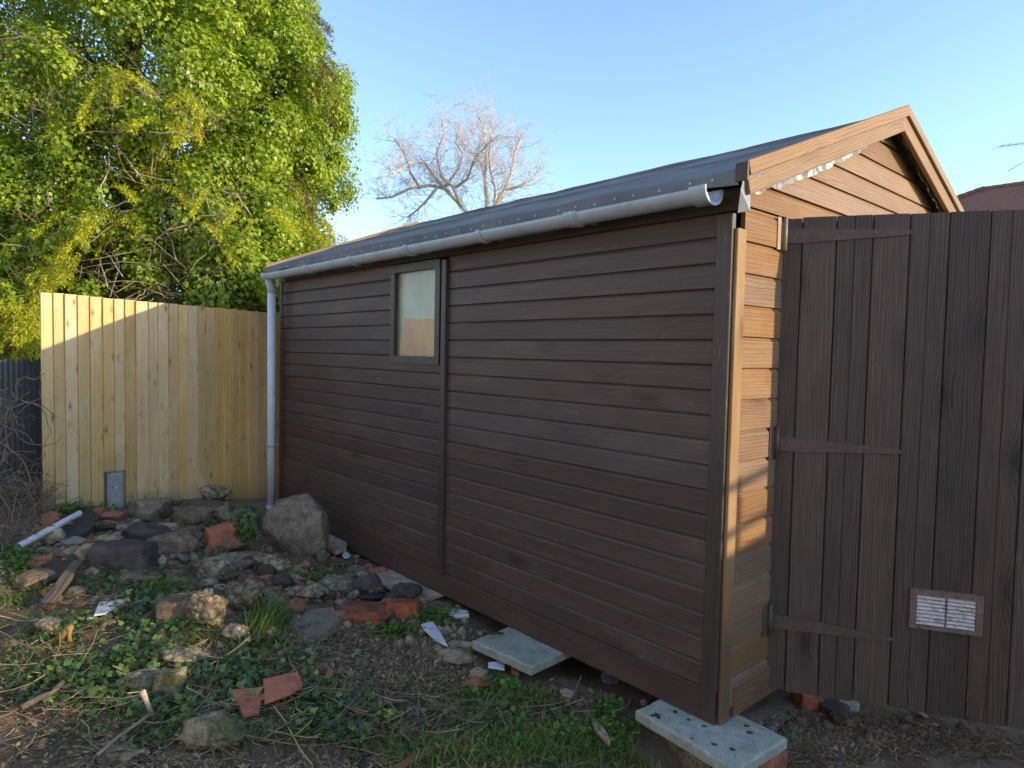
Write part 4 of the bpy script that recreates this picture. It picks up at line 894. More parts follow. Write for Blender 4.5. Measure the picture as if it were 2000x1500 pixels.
# ================================================================== TREES
def scatter(name, tv, tf, Xa, Ya, Za, loc, size, mat, parent=None, rnd=None, kind=None, smooth=False):
    tv = np.asarray(tv, float); tf = np.asarray(tf, int); N = len(loc); size = np.asarray(size).reshape(N, -1)
    sx = size[:, 0]; sy = size[:, -1]
    V = (tv[None, :, 0, None]*(Xa*sx[:, None])[:, None, :]+tv[None, :, 1, None]*(Ya*sy[:, None])[:, None, :]+tv[None, :, 2, None]*(Za*sy[:, None])[:, None, :])+loc[:, None, :]
    Fa = tf[None]+(np.arange(N)*len(tv))[:, None, None]
    r = np.repeat(np.clip(rnd, 0, 1), len(tf)) if rnd is not None else np.repeat(rng.random(N), len(tf))
    o = link(name, nmesh(name, V.reshape(-1, 3), Fa.reshape(-1, tf.shape[1]), mat, r, smooth), parent)
    if kind: o['kind'] = kind
    return o
def unit(a): return a/np.maximum(np.linalg.norm(a, axis=-1, keepdims=True), 1e-9)
def rdir(N): return unit(rng.normal(size=(N, 3)))
LEAF_V = [(0, 0, 0), (.38, .46, .12), (.38, -.46, .12), (1, 0, -.06)]
LEAF_F = [(0, 3, 1), (0, 2, 3)]
def leaf_axes(nrm, tip):
    Z_ = unit(nrm); X_ = unit(tip-(tip*Z_).sum(1, keepdims=True)*Z_); return X_, np.cross(Z_, X_), Z_
def ivy_crown(name, blobs, parent, dens=46, per=92, leaf=.05, inner=.16, mat=None, seed=0):
    """blobs: (centre, radii) ellipsoids; leaves in domed clumps over the joined surface"""
    C, Nn, R = [], [], []
    B = [(np.array(c), np.array(r)) for c, r in blobs]
    for c, r in B:
        k = int(dens*(r[0]*r[1]+r[0]*r[2]+r[1]*r[2])/3); dd = rdir(k)
        p = c+dd*r*(1+rng.normal(0, .07, (k, 1))); nn = unit(dd/r)
        keep = np.ones(k, bool)
        for c2, r2 in B:
            if c2 is c: continue
            keep &= (((p-c2)/r2)**2).sum(1) > .72
        C.append(p[keep]); Nn.append(nn[keep]); R.append(rng.uniform(.16, .36, keep.sum()))
    C = np.concatenate(C); Nn = np.concatenate(Nn); R = np.concatenate(R); K = len(C)
    # uneven: drop some clumps to leave dark gaps
    gap = np.array([noise.noise(Vector(p*1.1)+Vector((seed, 0, 0))) for p in C]); ok = gap > -.44; C, Nn, R = C[ok], Nn[ok], R[ok]; K = len(C)
    idx = np.repeat(np.arange(K), per); N = len(idx)
    d_ = unit(Nn[idx]*.75+rdir(N)); pos = C[idx]+d_*(R[idx]*rng.uniform(.45, 1.1, N))[:, None]
    nrm = d_*.8+np.array([0, 0, .35])+rdir(N)*.55; tip = np.array([0, 0, -1.])+rdir(N)*.7+d_*.3
    cr = rng.random(K); rn = .45*cr[idx]+.55*rng.random(N)*rng.random(N)**.3
    # inner leaves
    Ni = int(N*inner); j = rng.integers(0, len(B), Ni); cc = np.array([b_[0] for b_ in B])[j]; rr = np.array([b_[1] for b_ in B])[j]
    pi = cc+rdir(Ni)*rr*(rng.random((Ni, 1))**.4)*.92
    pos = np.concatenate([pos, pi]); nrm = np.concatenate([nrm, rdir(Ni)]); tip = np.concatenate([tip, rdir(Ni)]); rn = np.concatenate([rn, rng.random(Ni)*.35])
    Xa, Ya, Za = leaf_axes(nrm, tip); sz = leaf*rng.uniform(.45, 1.5, len(pos))
    return scatter(name, LEAF_V, LEAF_F, Xa, Ya, Za, pos, sz, mat or MAT['leaf'], parent, rn)
def spray(parent, p, length, dirv, mat, n=420, droop=.6, width=.35, name='conifer_spray'):
    """feathery flat spray: a drooping axis with side branchlets of scale leaves"""
    p = np.array(p); dirv = unit(np.array(dirv, float)); side_ = unit(np.cross(dirv, np.array([0, 0, 1.]))+rng.normal(0, .3, 3))
    t_ = rng.random(n)**.8; ax = p+dirv*(length*t_)[:, None]+np.array([0, 0, -1.])*(droop*length*t_**2)[:, None]
    s_ = rng.choice([-1, 1], n)*rng.random(n)**.7; wd = width*length*(1-t_*.75)
    pos = ax+side_*(s_*wd)[:, None]+np.array([0, 0, -1.])*(np.abs(s_)*wd*.55)[:, None]+dirv*(np.abs(s_)*wd*.6)[:, None]+rng.normal(0, .012, (n, 3))
    tip = dirv*.5+side_*(s_*.8)[:, None]+np.array([0, 0, -.6])+rng.normal(0, .25, (n, 3)); nrm = rdir(n)*.7+np.array([0, 0, .6])
    Xa, Ya, Za = leaf_axes(nrm, tip)
    tv = [(0, 0, 0), (.5, .5, .02), (.5, -.5, .02), (1, 0, 0)]; tf = [(0, 2, 3, 1)]
    sz = np.stack([rng.uniform(.03, .06, n), rng.uniform(.008, .016, n)], 1)
    return scatter(name, tv, tf, Xa, Ya, Za, pos, sz, mat, parent, np.clip(rng.random(n)*.6+t_*.4, 0, 1))
def wander(p, d_, length, n_, curl=.3, up=0, rs=random):
    P = [Vector(p)]; d_ = Vector(d_).normalized()
    for i in range(n_):
        d_ = (d_+Vector((rs.gauss(0, curl), rs.gauss(0, curl), rs.gauss(0, curl)+up))).normalized(); P.append(P[-1]+d_*(length/n_))
    return P
def E(px, py, dep, r, ry=None, rz=None):
    c = at(px, py, dep); return (tuple(c), (r, ry or r, rz or r))
random.seed(21)
t1 = thing('ivy_clad_tree', 'big bright green ivy clad conifer filling the left, behind the yellow fence', 'tree', tuple(Vector((at(250, 500, 8.6).x, at(250, 500, 8.6).y, .1))))
b1 = [E(60,40,8.0,1.05), E(250,20,8.3,1.2), E(430,40,8.4,.95), E(300,190,8.0,1.15), E(455,190,8.2,.85), E(130,240,8.0,.95), E(480,330,8.2,.75), E(340,360,7.9,.95), E(150,430,8.0,.95), E(20,380,8.4,.9),
      E(420,480,7.8,.75), E(250,560,7.8,.9), E(90,580,8.1,.6), E(-60,180,8.3,1.1), E(-80,430,8.6,.9), E(400,-150,8.5,1.1), E(150,-160,8.5,1.2), E(460,570,7.6,.6), E(350,610,9.4,1.0), E(150,640,9.4,1.0), E(500,620,8.8,.7), E(20,600,9.4,.9), E(300,300,9.6,1.6), E(100,300,9.8,1.6), E(-40,300,9.4,1.3), E(30,480,9.3,1.1), E(30,120,9.6,1.3), E(180,80,9.8,1.3),(tuple(at(560,560,7.6)),(.55,.5,.45))]
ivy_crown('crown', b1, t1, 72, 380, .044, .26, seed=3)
t2 = thing('ivy_clad_tree', 'rounder ivy clad tree right of the big one, its edge against the blue sky', 'tree', tuple(Vector((at(590, 500, 9.3).x, at(590, 500, 9.3).y, .1))))
b2 = [E(568,165,9.3,.64), E(582,280,9.3,.58), E(575,400,9.3,.58), E(545,60,9.5,.46), E(555,520,9.1,.55), E(525,250,9.0,.65), E(530,400,9.0,.65), E(598,470,9.4,.40), E(608,340,9.5,.40), E(603,215,9.5,.38)]
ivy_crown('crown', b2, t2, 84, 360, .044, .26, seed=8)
def trunk(parent, base, top, r0, r1, mat, name='trunk'):
    mb = MB(); P = [Vector(base).lerp(Vector(top), k/7)+Vector((jit(.06), jit(.06), 0)) for k in range(8)]; mb.tube(P, [r0+(r1-r0)*k/7 for k in range(8)], 10); return mb.build(name, mat, parent)
trunk(t1, t1.location, Vector(at(260, -100, 8.8)), .28, .08, MAT['bark']); trunk(t2, t2.location, Vector(at(590, 90, 9.4)), .2, .05, MAT['bark'])
for (px, py, qx, qy) in ((260,420,60,230),(250,330,430,150),(255,250,120,60),(265,480,420,400),(250,520,60,480),(255,150,300,-60)):
    mb = MB(); a = at(px, py, 8.6); b_ = at(qx, qy, 7.6); P = [a.lerp(b_, k/6)+Vector((jit(.08), jit(.08), jit(.08)+.12*math.sin(k/6*3.1))) for k in range(7)]; mb.tube(P, [.07-.009*k for k in range(7)], 7); mb.build('limb', MAT['bark'], t1)
for (px, py, qx, qy) in ((585,420,650,330),(588,300,540,200),(590,220,640,150)):
    mb = MB(); a = at(px, py, 9.3); b_ = at(qx, qy, 9.0); P = [a.lerp(b_, k/5)+Vector((jit(.06), jit(.06), jit(.06))) for k in range(6)]; mb.tube(P, [.05-.007*k for k in range(6)], 7); mb.build('limb', MAT['bark'], t2)
# dense dead inner twigs
def inner_twigs(parent, boxes, n_, dep, mat=MAT['deadtwig']):
    mb = MB()
    for _ in range(n_):
        bx = random.choice(boxes); p = at(random.uniform(bx[0], bx[2]), random.uniform(bx[1], bx[3]), dep+random.uniform(-.35, .5))
        P = wander(p, (random.gauss(0, 1), random.gauss(0, 1), random.gauss(-.2, .7)), random.uniform(.25, .7), 4, .35); r = random.uniform(.003, .008); mb.tube(P, [r, r*.9, r*.8, r*.6, r*.4], 3, False)
    o = mb.build('inner_twigs', mat, parent); o['kind'] = 'stuff'
inner_twigs(t1, [(0,60,120,250),(60,180,250,300),(240,150,420,260),(250,350,480,480),(150,420,330,590),(300,480,470,600),(0,400,120,600)], 650, 7.1)
inner_twigs(t2, [(500,330,600,480),(540,80,640,200),(560,480,660,540)], 160, 8.5)
# arching bare branches
def arch(pxs, dep0, dep1, r, parent=t1, mat=MAT['palebark']):
    n_ = len(pxs); P = [at(p[0], p[1], dep0+(dep1-dep0)*i/(n_-1)) for i, p in enumerate(pxs)]
    Q = []
    for i in range(n_-1):
        for k in range(3): Q.append(P[i].lerp(P[i+1], k/3)+Vector((jit(.012), jit(.012), jit(.012))))
    Q.append(P[-1]); mb = MB(); N = len(Q); mb.tube(Q, [r*(1-.7*i/N) for i in range(N)], 5); mb.build('bare_branch', mat, parent)
for pts in ([(300,390),(330,360),(365,352),(400,380),(420,430)], [(305,392),(350,385),(420,372),(465,380),(490,420)], [(310,395),(360,398),(420,412),(462,430)], [(300,395),(260,392),(215,405),(170,430),(120,470)], [(298,398),(240,415),(190,440),(140,470),(60,500)], [(305,398),(320,430),(335,470),(345,510)],
            [(305,395),(340,420),(370,460),(380,490)], [(300,388),(270,340),(245,305),(232,290)], [(300,385),(298,330),(300,290)], [(210,300),(215,330),(195,365),(205,400)], [(400,420),(420,470),(430,520),(445,590)], [(380,430),(400,480),(405,540),(430,590)], [(240,430),(225,480),(232,520),(215,580)], [(220,440),(205,490),(240,540)], [(200,455),(190,500),(210,560)], [(130,110),(150,150),(165,190),(155,220)],
            [(280,250),(300,270),(270,275),(250,255)], [(270,420),(300,440),(318,452),(330,460)], [(0,350),(30,330),(70,300)], [(90,60),(110,110),(95,150),(120,190)], [(20,240),(70,215),(110,180),(135,130)], [(360,575),(300,570),(240,600),(200,615)], [(150,600),(200,590),(260,585),(330,605)]):
    arch(pts, 7.3, 6.85, .013)
# golden conifer sprays
for i, (px, py, n_) in enumerate(((230,150,3),(255,170,3),(205,240,2),(330,210,3),(350,240,3),(300,260,2),(325,330,3),(190,385,4),(230,395,4),(150,420,4),(120,460,4),(180,440,3),(80,500,4),(40,560,4),(70,540,3),(60,600,3),(490,385,2),(500,400,2),(380,370,2),(440,420,2),(455,440,2),(345,185,2),(375,200,2),(165,215,1),(25,600,3))):
    for k in range(n_):
        p = at(px+jit(48), py+jit(34), 6.95+jit(.3)); dv = -np.array(FWD)*.5+np.array(RIGHT)*random.uniform(-1, 1)+np.array([0, 0, random.uniform(-.9, .1)])
        spray(t1, p, random.uniform(.2, .42), dv, MAT['spray'], 240)
for (px, py) in ((575,250),(560,330),(590,180),(600,400),(635,430),(585,360),(650,450),(610,450),(570,440),(545,470),(610,120)):
    for k in range(3):
        p = at(px+jit(20), py+jit(20), 8.55+jit(.2)); dv = -np.array(FWD)*.4+np.array(RIGHT)*random.uniform(-1, 1)+np.array([0, 0, random.uniform(-.9, .0)])
        spray(t2, p, random.uniform(.3, .5), dv, MAT['spray'] if random.random() < .6 else MAT['brownspray'], 300)
for (px, py) in ((545,10),(560,35),(580,20),(590,50),(600,30),(575,75),(560,-20),(585,95),(530,-10),(600,75)):
    p = at(px+jit(6), py+jit(6), 9.2+jit(.2)); dv = np.array(RIGHT)*random.uniform(.2, 1)+np.array([0, 0, random.uniform(-.5, .2)])
    spray(t2, p, random.uniform(.3, .5), dv, MAT['brownspray'], 240)
# low shrub at the far left
t3 = thing('conifer_shrub', 'yellow green conifer shrub above the dark ribbed fence', 'shrub', tuple(Vector((at(20, 700, 6.8).x, at(20, 700, 6.8).y, .15))))
ivy_crown('crown', [E(0,640,7.0,.5), E(50,600,7.3,.5), E(-60,590,7.0,.6), E(20,720,6.9,.55)], t3, 60, 180, .055, .2, seed=5); trunk(t3, t3.location, at(10, 600, 7.0), .06, .03, MAT['bark'])
for i in range(26):
    p = at(random.uniform(-10, 75), random.uniform(575, 690), 6.4+jit(.2)); spray(t3, p, random.uniform(.22, .4), -np.array(FWD)*.4+np.array(RIGHT)*random.uniform(-1, 1)+np.array([0, 0, random.uniform(-.8, .1)]), MAT['spray'] if i % 3 else MAT['brownspray'], 230)
# bare winter tree
random.seed(5); DEP = 19.0
t4 = thing('bare_tree', 'leafless pale branched tree showing above the shed roof', 'tree', tuple(Vector((at(930, 700, DEP).x, at(930, 700, DEP).y, 0))))
mb = MB(); fork = at(932, 452, DEP); mb.tube([t4.location, t4.location.lerp(fork, .5)+Vector((.1, 0, 0)), fork], [.28, .22, .17], 10); mb.build('trunk', MAT['palebark'], t4)
tw = MB()
def grow(p, d_, length, r, lvl):
    n_ = 5 if lvl < 2 else 4; P = wander(p, d_, length, n_, .22 if lvl < 2 else .3, .06)
    tw.tube(P, [r*(1-.65*i/n_) for i in range(n_+1)], 5 if lvl == 0 else 3, False)
    if lvl >= 3: return
    for k in range((6, 5, 5)[lvl]):
        i = random.randint(1, n_); q = P[i]; dd = (P[i]-P[i-1]).normalized(); nd = (dd*.75+Vector((random.gauss(0, .7), random.gauss(0, .7), random.gauss(.02, .45)))).normalized()
        grow(q, nd, length*random.uniform(.45, .7), r*.5*(1-.4*i/n_)+.0015, lvl+1)
limbs = [[(930,452),(915,418),(892,392),(868,368),(840,362),(800,368),(765,385),(735,388)], [(900,402),(885,365),(862,345),(852,300),(868,262),(862,240)], [(868,368),(845,340),(830,318),(800,318),(775,335),(760,340)], [(958,452),(952,400),(948,350),(940,320),(925,300),(905,290)], [(958,445),(968,400),(985,372),(998,340),(1005,300),(1018,270)], [(948,340),(950,290),(945,250),(930,215)],
         [(965,410),(968,370),(958,335),(955,300),(962,255)], [(870,365),(895,330),(905,300),(890,280),(898,240)], [(985,372),(1020,362),(1050,345)], [(912,420),(880,440),(840,455),(800,460)], [(945,455),(985,430),(1030,410),(1060,405)], [(885,370),(912,350),(925,315),(945,290),(975,262)], [(855,365),(830,395),(815,410),(795,425)], [(820,366),(800,335),(790,300),(770,270)]]
for Lm in limbs:
    dz = random.uniform(-1.2, 1.2); P = [at(p[0], p[1], DEP+dz*i/len(Lm)*1.6) for i, p in enumerate(Lm)]; n_ = len(P); mb = MB(); r0 = .08 if Lm[0][1] > 430 else .046
    mb.tube(P, [r0*(1-.78*i/n_) for i in range(n_)], 7); mb.build('limb', MAT['palebark'], t4)
    for i in range(1, n_):
        for k in range(5 if i < n_-1 else 7):
            q = P[i-1].lerp(P[i], random.random()); dd = (P[i]-P[i-1]).normalized(); nd = (dd*.6+Vector((random.gauss(0, .6), random.gauss(0, .6), random.gauss(.25, .5)))).normalized(); grow(q, nd, random.uniform(.45, .85), .011, 1)
o = tw.build('twigs', MAT['twig'], t4)
# ================================================================== distant house
hA = at(1920, 372, 22.0)
hs_ = thing('brick_house', 'distant house with brown red hipped tile roof above the door', 'house', (hA.x, hA.y, 0))
hw, zr, ze, rlen = 3.8, hA.z, hA.z-2.05, 9.0
MAT['rooftile'] = stone('brown_roof_tile', (.33, .15, .10), (.22, .095, .065), None, 60, .3, None, .2, .006, patch=(.17, .11, .085), patchamt=.5)
MAT['render'] = plain('cream_bounce_render', (.76, .62, .45), .85, .2, .05, 3, .002)  # pale cream wall of the added house, for warm bounce light
MAT['wallbrick'] = stone('house_brick', (.26, .15, .1), (.19, .1, .07), None, 60, .3, None, .2, .006)
hx, hy = hA.x, hA.y
mb = MB(); mb.box((hx-hw+.3, hy-rlen-hw, -.2), (hx+hw-.3, hy+hw-.3, ze)); mb.build('wall', MAT['wallbrick'], hs_)
rt = MB(); NC = 40
for i in range(NC):
    t0_, t1_ = i/NC, (i+1)/NC+.004
    # slope facing -x, trapezium narrowing to the ridge
    for (ua, ub, za) in ((t0_, t1_, 0),):
        xa, xb = hx-hw*(1-ua), hx-hw*(1-ub); za, zb = ze+(zr-ze)*ua, ze+(zr-ze)*ub; ya, yb = hy+hw*(1-ua), hy+hw*(1-ub); y2a, y2b = hy-rlen-hw*(1-ua), hy-rlen-hw*(1-ub)
        rt.add([(xa, ya, za+.03), (xa, y2a, za+.03), (xb, y2b, zb+.006), (xb, yb, zb+.006), (xa, ya, za), (xa, y2a, za)], [(0, 1, 2, 3)[::-1], (0, 4, 5, 1)[::-1]])
        # hip end facing +y
        rt.add([(hx-hw*(1-ua), ya, za+.03), (hx+hw*(1-ua), ya, za+.03), (hx+hw*(1-ub), yb, zb+.006), (hx-hw*(1-ub), yb, zb+.006), (hx-hw*(1-ua), ya, za), (hx+hw*(1-ua), ya, za)], [(0, 1, 2, 3), (0, 4, 5, 1)])
        rt.add([(hx+hw*(1-ua), ya, za+.03), (hx+hw*(1-ua), y2a, za+.03), (hx+hw*(1-ub), y2b, zb+.006), (hx+hw*(1-ub), yb, zb+.006)], [(0, 1, 2, 3)])
rf = rt.build('roof', MAT['rooftile'], hs_)
hp = MB()
for s_ in (-1, 1):
    a, b_ = Vector((hx+s_*hw, hy+hw, ze+.04)), Vector((hx, hy, zr+.05))
    for k in range(22): p = a.lerp(b_, k/22); q = a.lerp(b_, (k+1.15)/22); hp.tube([p, q], [.10, .085], 7)
for k in range(26): hp.tube([(hx, hy-rlen*k/34, zr+.03), (hx, hy-rlen*(k+1.1)/34, zr+.03)], [.10, .09], 7)
o = hp.build('ridge_tiles', MAT['rooftile'], rf); o['kind'] = 'stuff'
ap = at(2012, 290, 20.5); mb = MB(); mb.tube([(ap.x, ap.y, ze), (ap.x, ap.y, ap.z+.2)], .025, 6)
q1, q2 = at(1952, 286, 20.5), at(2030, 276, 20.5); mb.tube([q1, q2], .012, 5)
for k in range(7):
    p = q1.lerp(q2, k/6); mb.tube([p-FWD*.28+Vector((0, 0, .0)), p+FWD*.28], .007, 4)
q1, q2 = at(1968, 334, 20.5), at(2030, 300, 20.5); mb.tube([q1, q2], .012, 5)
mb.build('aerial', MAT['gutter'], hs_)
# unseen house added behind the camera to bounce warm sunlight onto the shed
nh = thing('added_bounce_house', 'added unseen cream house behind the viewer, bounces warm light onto the shed', 'house', (-8, -3, 0))
mb = MB(); mb.box((-13, -9, -.3), (-8, 5.5, 5.0)); mb.build('wall', MAT['render'], nh)
nr = MB(); nr.add([(-7.7, -9.3, 4.9), (-7.7, 5.8, 4.9), (-13.3, 5.8, 4.9), (-13.3, -9.3, 4.9), (-10.5, -9.3, 7.0), (-10.5, 5.8, 7.0)], [(0, 1, 5, 4), (2, 3, 4, 5), (0, 4, 3), (1, 2, 5), (3, 2, 1, 0)]); nr.build('roof', MAT['rooftile'], nh)
for yy in (-7, -3.6, .2, 3.2):
    for zz in (.9, 3.2):
        mb = MB(); mb.box((-8.02, yy, zz), (-7.96, yy+1.3, zz+1.15)); w_ = mb.build('window', MAT['whiteplastic'], nh)
        mb = MB(); mb.box((-7.962, yy+.08, zz+.08), (-7.955, yy+.61, zz+1.07)); mb.box((-7.962, yy+.69, zz+.08), (-7.955, yy+1.22, zz+1.07)); mb.build('pane', MAT['dark'], w_)
# ================================================================== dead vine and plants
random.seed(31); mb = MB()
dvp = at(20, 980, 4.35); dv = thing('dead_vine', 'tangle of dead brown vine stems hanging on the dark ribbed fence', 'vine', (dvp.x, dvp.y, .2))
for k in range(26):
    p = at(random.uniform(-60, 25), random.uniform(720, 960), 4.25+jit(.15)); P = wander(p, tuple(RIGHT*random.uniform(-.4, .35)+Vector((0, 0, random.uniform(-1, -.3)))), random.uniform(.25, .6), 9, .38, -.06); r = random.uniform(.0025, .006); mb.tube(P, [r*(1-.05*i) for i in range(10)], 4, False)
for k in range(70):
    p = at(random.gauss(24, 15), random.gauss(962, 22), 4.3+jit(.08)); P = wander(p, (random.gauss(0, 1), random.gauss(0, 1), random.gauss(0, 1)), random.uniform(.15, .4), 8, .6); mb.tube(P, random.uniform(.0015, .0032), 3, False)
for k in range(38):
    p = at(random.gauss(3, 12), random.gauss(790, 40), 4.2+jit(.1)); P = wander(p, (random.gauss(0, 1), random.gauss(0, 1), random.gauss(0, 1)), random.uniform(.15, .4), 8, .5); mb.tube(P, random.uniform(.0015, .0035), 3, False)
for k in range(38):
    p = at(random.uniform(-10, 60), random.uniform(1000, 1100), 4.1+jit(.1)); P = wander(p, (random.gauss(0, .6), random.gauss(0, .6), random.gauss(.6, .5)), random.uniform(.1, .35), 6, .4); mb.tube(P, random.uniform(.0015, .004), 3, False)
mb.build('stems', MAT['deadtwig'], dv)
# tufts near the foot of the fence left corner
mb = MB(); dp_ = gpt(62, 985)
for k in range(70):
    p = at(random.uniform(40, 100), random.uniform(955, 1000), 4.75+jit(.1)); P = wander(p, (random.gauss(0, .6), random.gauss(0, .6), random.gauss(.5, .5)), random.uniform(.1, .3), 6, .4); mb.tube(P, random.uniform(.0012, .003), 3, False)
tag(mb.build('dead_weed', MAT['deadtwig']), 'dry brown weed stems at the left foot of the yellow fence', 'weed')
# ivy leaf with five lobes
IV = [(0, 0, 0)]; 
for a, r in ((180, .18), (140, .5), (105, .40), (72, .62), (40, .42), (0, 1.0), (-40, .42), (-72, .62), (-105, .40), (-140, .5)):
    IV.append((.32+r*.68*math.cos(math.radians(a)), r*.68*math.sin(math.radians(a)), -.10*r*r))
IV[0] = (.32, 0, .03); IF = [(0, i, i+1) for i in range(1, 10)]+[(0, 10, 1)]
# ivy clump beside boulder
cc = at(482, 1022, 4.1); N = 420; dd = rdir(N); pos = np.array(cc)+dd*np.array([.085, .085, .12])*rng.uniform(.6, 1, (N, 1))
Xa, Ya, Za = leaf_axes(dd+rdir(N)*.5-np.array(FWD)*.5, np.array([0, 0, -1.])+rdir(N)*.6)
tag(scatter('ivy_clump', IV, IF, Xa, Ya, Za, pos, .038*rng.uniform(.6, 1.2, N), MAT['ivyg'], None, rng.random(N)*.6), 'dark bushy ivy clump growing against the left of the boulder', 'ivy')
# ------------------------------------------------ ground cover
def in_slabs(P):
    x, y = P[:, 0], P[:, 1]
    return ((x > -.22) & (x < .18) & (y > -.25) & (y < .27)) | ((x > -.29) & (x < .1) & (y > .79) & (y < 1.22)) | ((x > -.18) & (x < .2) & (y > 1.86) & (y < 2.41)) | ((x > -.01) & (y > -.0) & (y < 4.2))
def patches(plist):
    """(px,py,radius_px_x, radius_px_y, count) -> ground positions"""
    out = []; seg = []
    for (px, py, rx, ry, c) in plist:
        a = rng.normal(0, .5, (c, 2)); q = np.stack([px+a[:, 0]*rx, py+a[:, 1]*ry], 1)
        q[:, 1] = np.maximum(q[:, 1], 985)
        v = np.stack([q[:, 0]-CX, -(q[:, 1]-CY), np.full(c, -FPX)], 1)@RW.T; P = CAM+v*((0.05-CAM[2])/v[:, 2])[:, None]
        for _ in range(6):
            z = ground_np(P[:, 0], P[:, 1]); P = CAM+v*((z-CAM[2])/v[:, 2])[:, None]
        out.append(P)
    P = np.concatenate(out); ok = ~in_slabs(P) & (P[:, 1] < 4.49); return P[ok]
# deduce stones to lie below/above: leaves lie on the ground only
P = patches([(200,1530,300,40,420),(560,1520,260,30,300),(900,1520,200,30,200),(60,1330,150,160,620),(160,1420,200,120,950),(330,1260,170,70,560),(290,1380,170,80,560),(560,1390,180,60,620),(640,1450,260,60,700),(420,1470,220,50,480),(200,1230,170,60,350),(360,1180,100,30,200),(130,1300,150,60,420),(480,1290,130,50,350),(700,1400,150,40,250),(260,1180,80,30,140),(980,1420,150,40,200),(80,1250,100,40,160),(460,1330,60,40,150)])
pk = np.array([noise.noise(Vector((p[0]*2.6, p[1]*2.6, 3.3)))+.5*noise.noise(Vector((p[0]*7, p[1]*7, 1.3))) for p in P]); P = P[pk > .13]
N = len(P); P[:, 2] += rng.uniform(.004, .05, N); Xa, Ya, Za = leaf_axes(np.array([0, 0, 1.])+rdir(N)*.75-np.array(FWD)*.25, rdir(N))
scatter('ivy_ground_cover', IV, IF, Xa, Ya, Za, P, .043*rng.uniform(.4, 1.25, N), MAT['ivyg'], None, rng.random(N)**1.4, 'stuff')
# small weeds / clover
P = patches([(450,1010,60,16,350),(150,1000,60,12,400),(240,985,80,8,300),(40,1100,50,30,600),(620,1130,60,16,350),(690,1150,40,10,150),(770,1240,60,16,300),(850,1210,50,18,260),(330,1150,60,16,220),(230,1140,120,20,300),(1000,1340,50,24,200),(960,1370,90,30,200),(120,1230,80,30,300),(200,1330,200,80,600),(320,1230,80,30,250),(1090,1420,150,40,200),(1000,1440,180,40,220),(1200,1440,60,40,200),(1190,1390,30,16,120),(510,1220,40,20,100),(420,1080,60,16,120),(620,970,40,6,60),(310,985,100,8,200)])
N = len(P); P[:, 2] += rng.uniform(.005, .045, N); Xa, Ya, Za = leaf_axes(np.array([0, 0, 1.])+rdir(N)*.6, rdir(N))
RL = [(0, 0, 0), (.3, .33, .03), (.75, .40, .0), (1, .0, -.02), (.75, -.40, .0), (.3, -.33, .03)]; RF = [(0, 5, 4), (0, 4, 3), (0, 3, 2), (0, 2, 1)]
scatter('weeds', RL, RF, Xa, Ya, Za, P, .022*rng.uniform(.5, 1.5, N), MAT['weed'], None, rng.random(N), 'stuff')
# grass
def grass(name, plist, length, lean, label=None, cat=None, rbase=0, kind='stuff'):
    P = patches(plist); N = len(P); az = rng.random(N)*2*np.pi; h = np.stack([np.cos(az), np.sin(az), np.zeros(N)], 1); 
    if lean is not None: h = unit(h*.6+np.array(lean))
    Xa = unit(h*rng.uniform(.4, 1.1, (N, 1))+np.array([0, 0, 1.])*rng.uniform(.4, 1, (N, 1))); Ya = unit(np.cross(np.array([0, 0, 1.]), h)); Za = np.cross(Xa, Ya)
    tv = [(0, .5, 0), (0, -.5, 0), (.35, .42, .06), (.35, -.42, .06), (.7, .3, -1.2), (.7, -.3, -1.2), (1, .04, -5.), (1, -.04, -5.)]
    tf = [(0, 1, 3, 2), (2, 3, 5, 4), (4, 5, 7, 6)]
    sz = np.stack([length*rng.uniform(.5, 1.3, N), rng.uniform(.003, .007, N)], 1)
    # droop expressed along Z scaled by width
    o = scatter(name, tv, tf, Xa, Ya, -np.abs(Za)*0+Za, P, sz, MAT['grass'], None, np.clip(rng.random(N)*.8+rbase, 0, 1), kind if not label else None)
    if label: tag(o, label, cat)
    return o
grass('grass', [(1050,1455,150,34,560),(980,1480,200,36,560),(1150,1470,120,40,300),(1250,1470,80,40,300),(960,1380,120,30,400),(830,1480,120,30,350),(60,1300,120,60,350),(40,1170,60,30,250),(480,1270,120,40,260),(330,1440,250,60,260),(1050,1370,60,20,180),(160,1150,140,20,200),(700,1440,60,30,120),(390,1250,60,20,120),(560,1440,70,20,180),(600,1350,120,40,140),(860,1330,100,40,90)], .075, None, rbase=.12)
grass('grass_tuft', [(520,1215,34,18,260),(500,1250,26,22,160)], .14, tuple(RIGHT*.5), 'bright grass tuft right of the sunlit golden flint', 'grass tuft', .05)
grass('grass_tuft', [(300,1158,40,12,260)], .11, tuple(RIGHT*.4), 'small light grass tuft above the triangular white shard', 'grass tuft', .2)
grass('grass_tuft', [(575,1425,20,12,160)], .07, None, 'yellow green grass tuft below the red tile halves', 'grass tuft', .25)
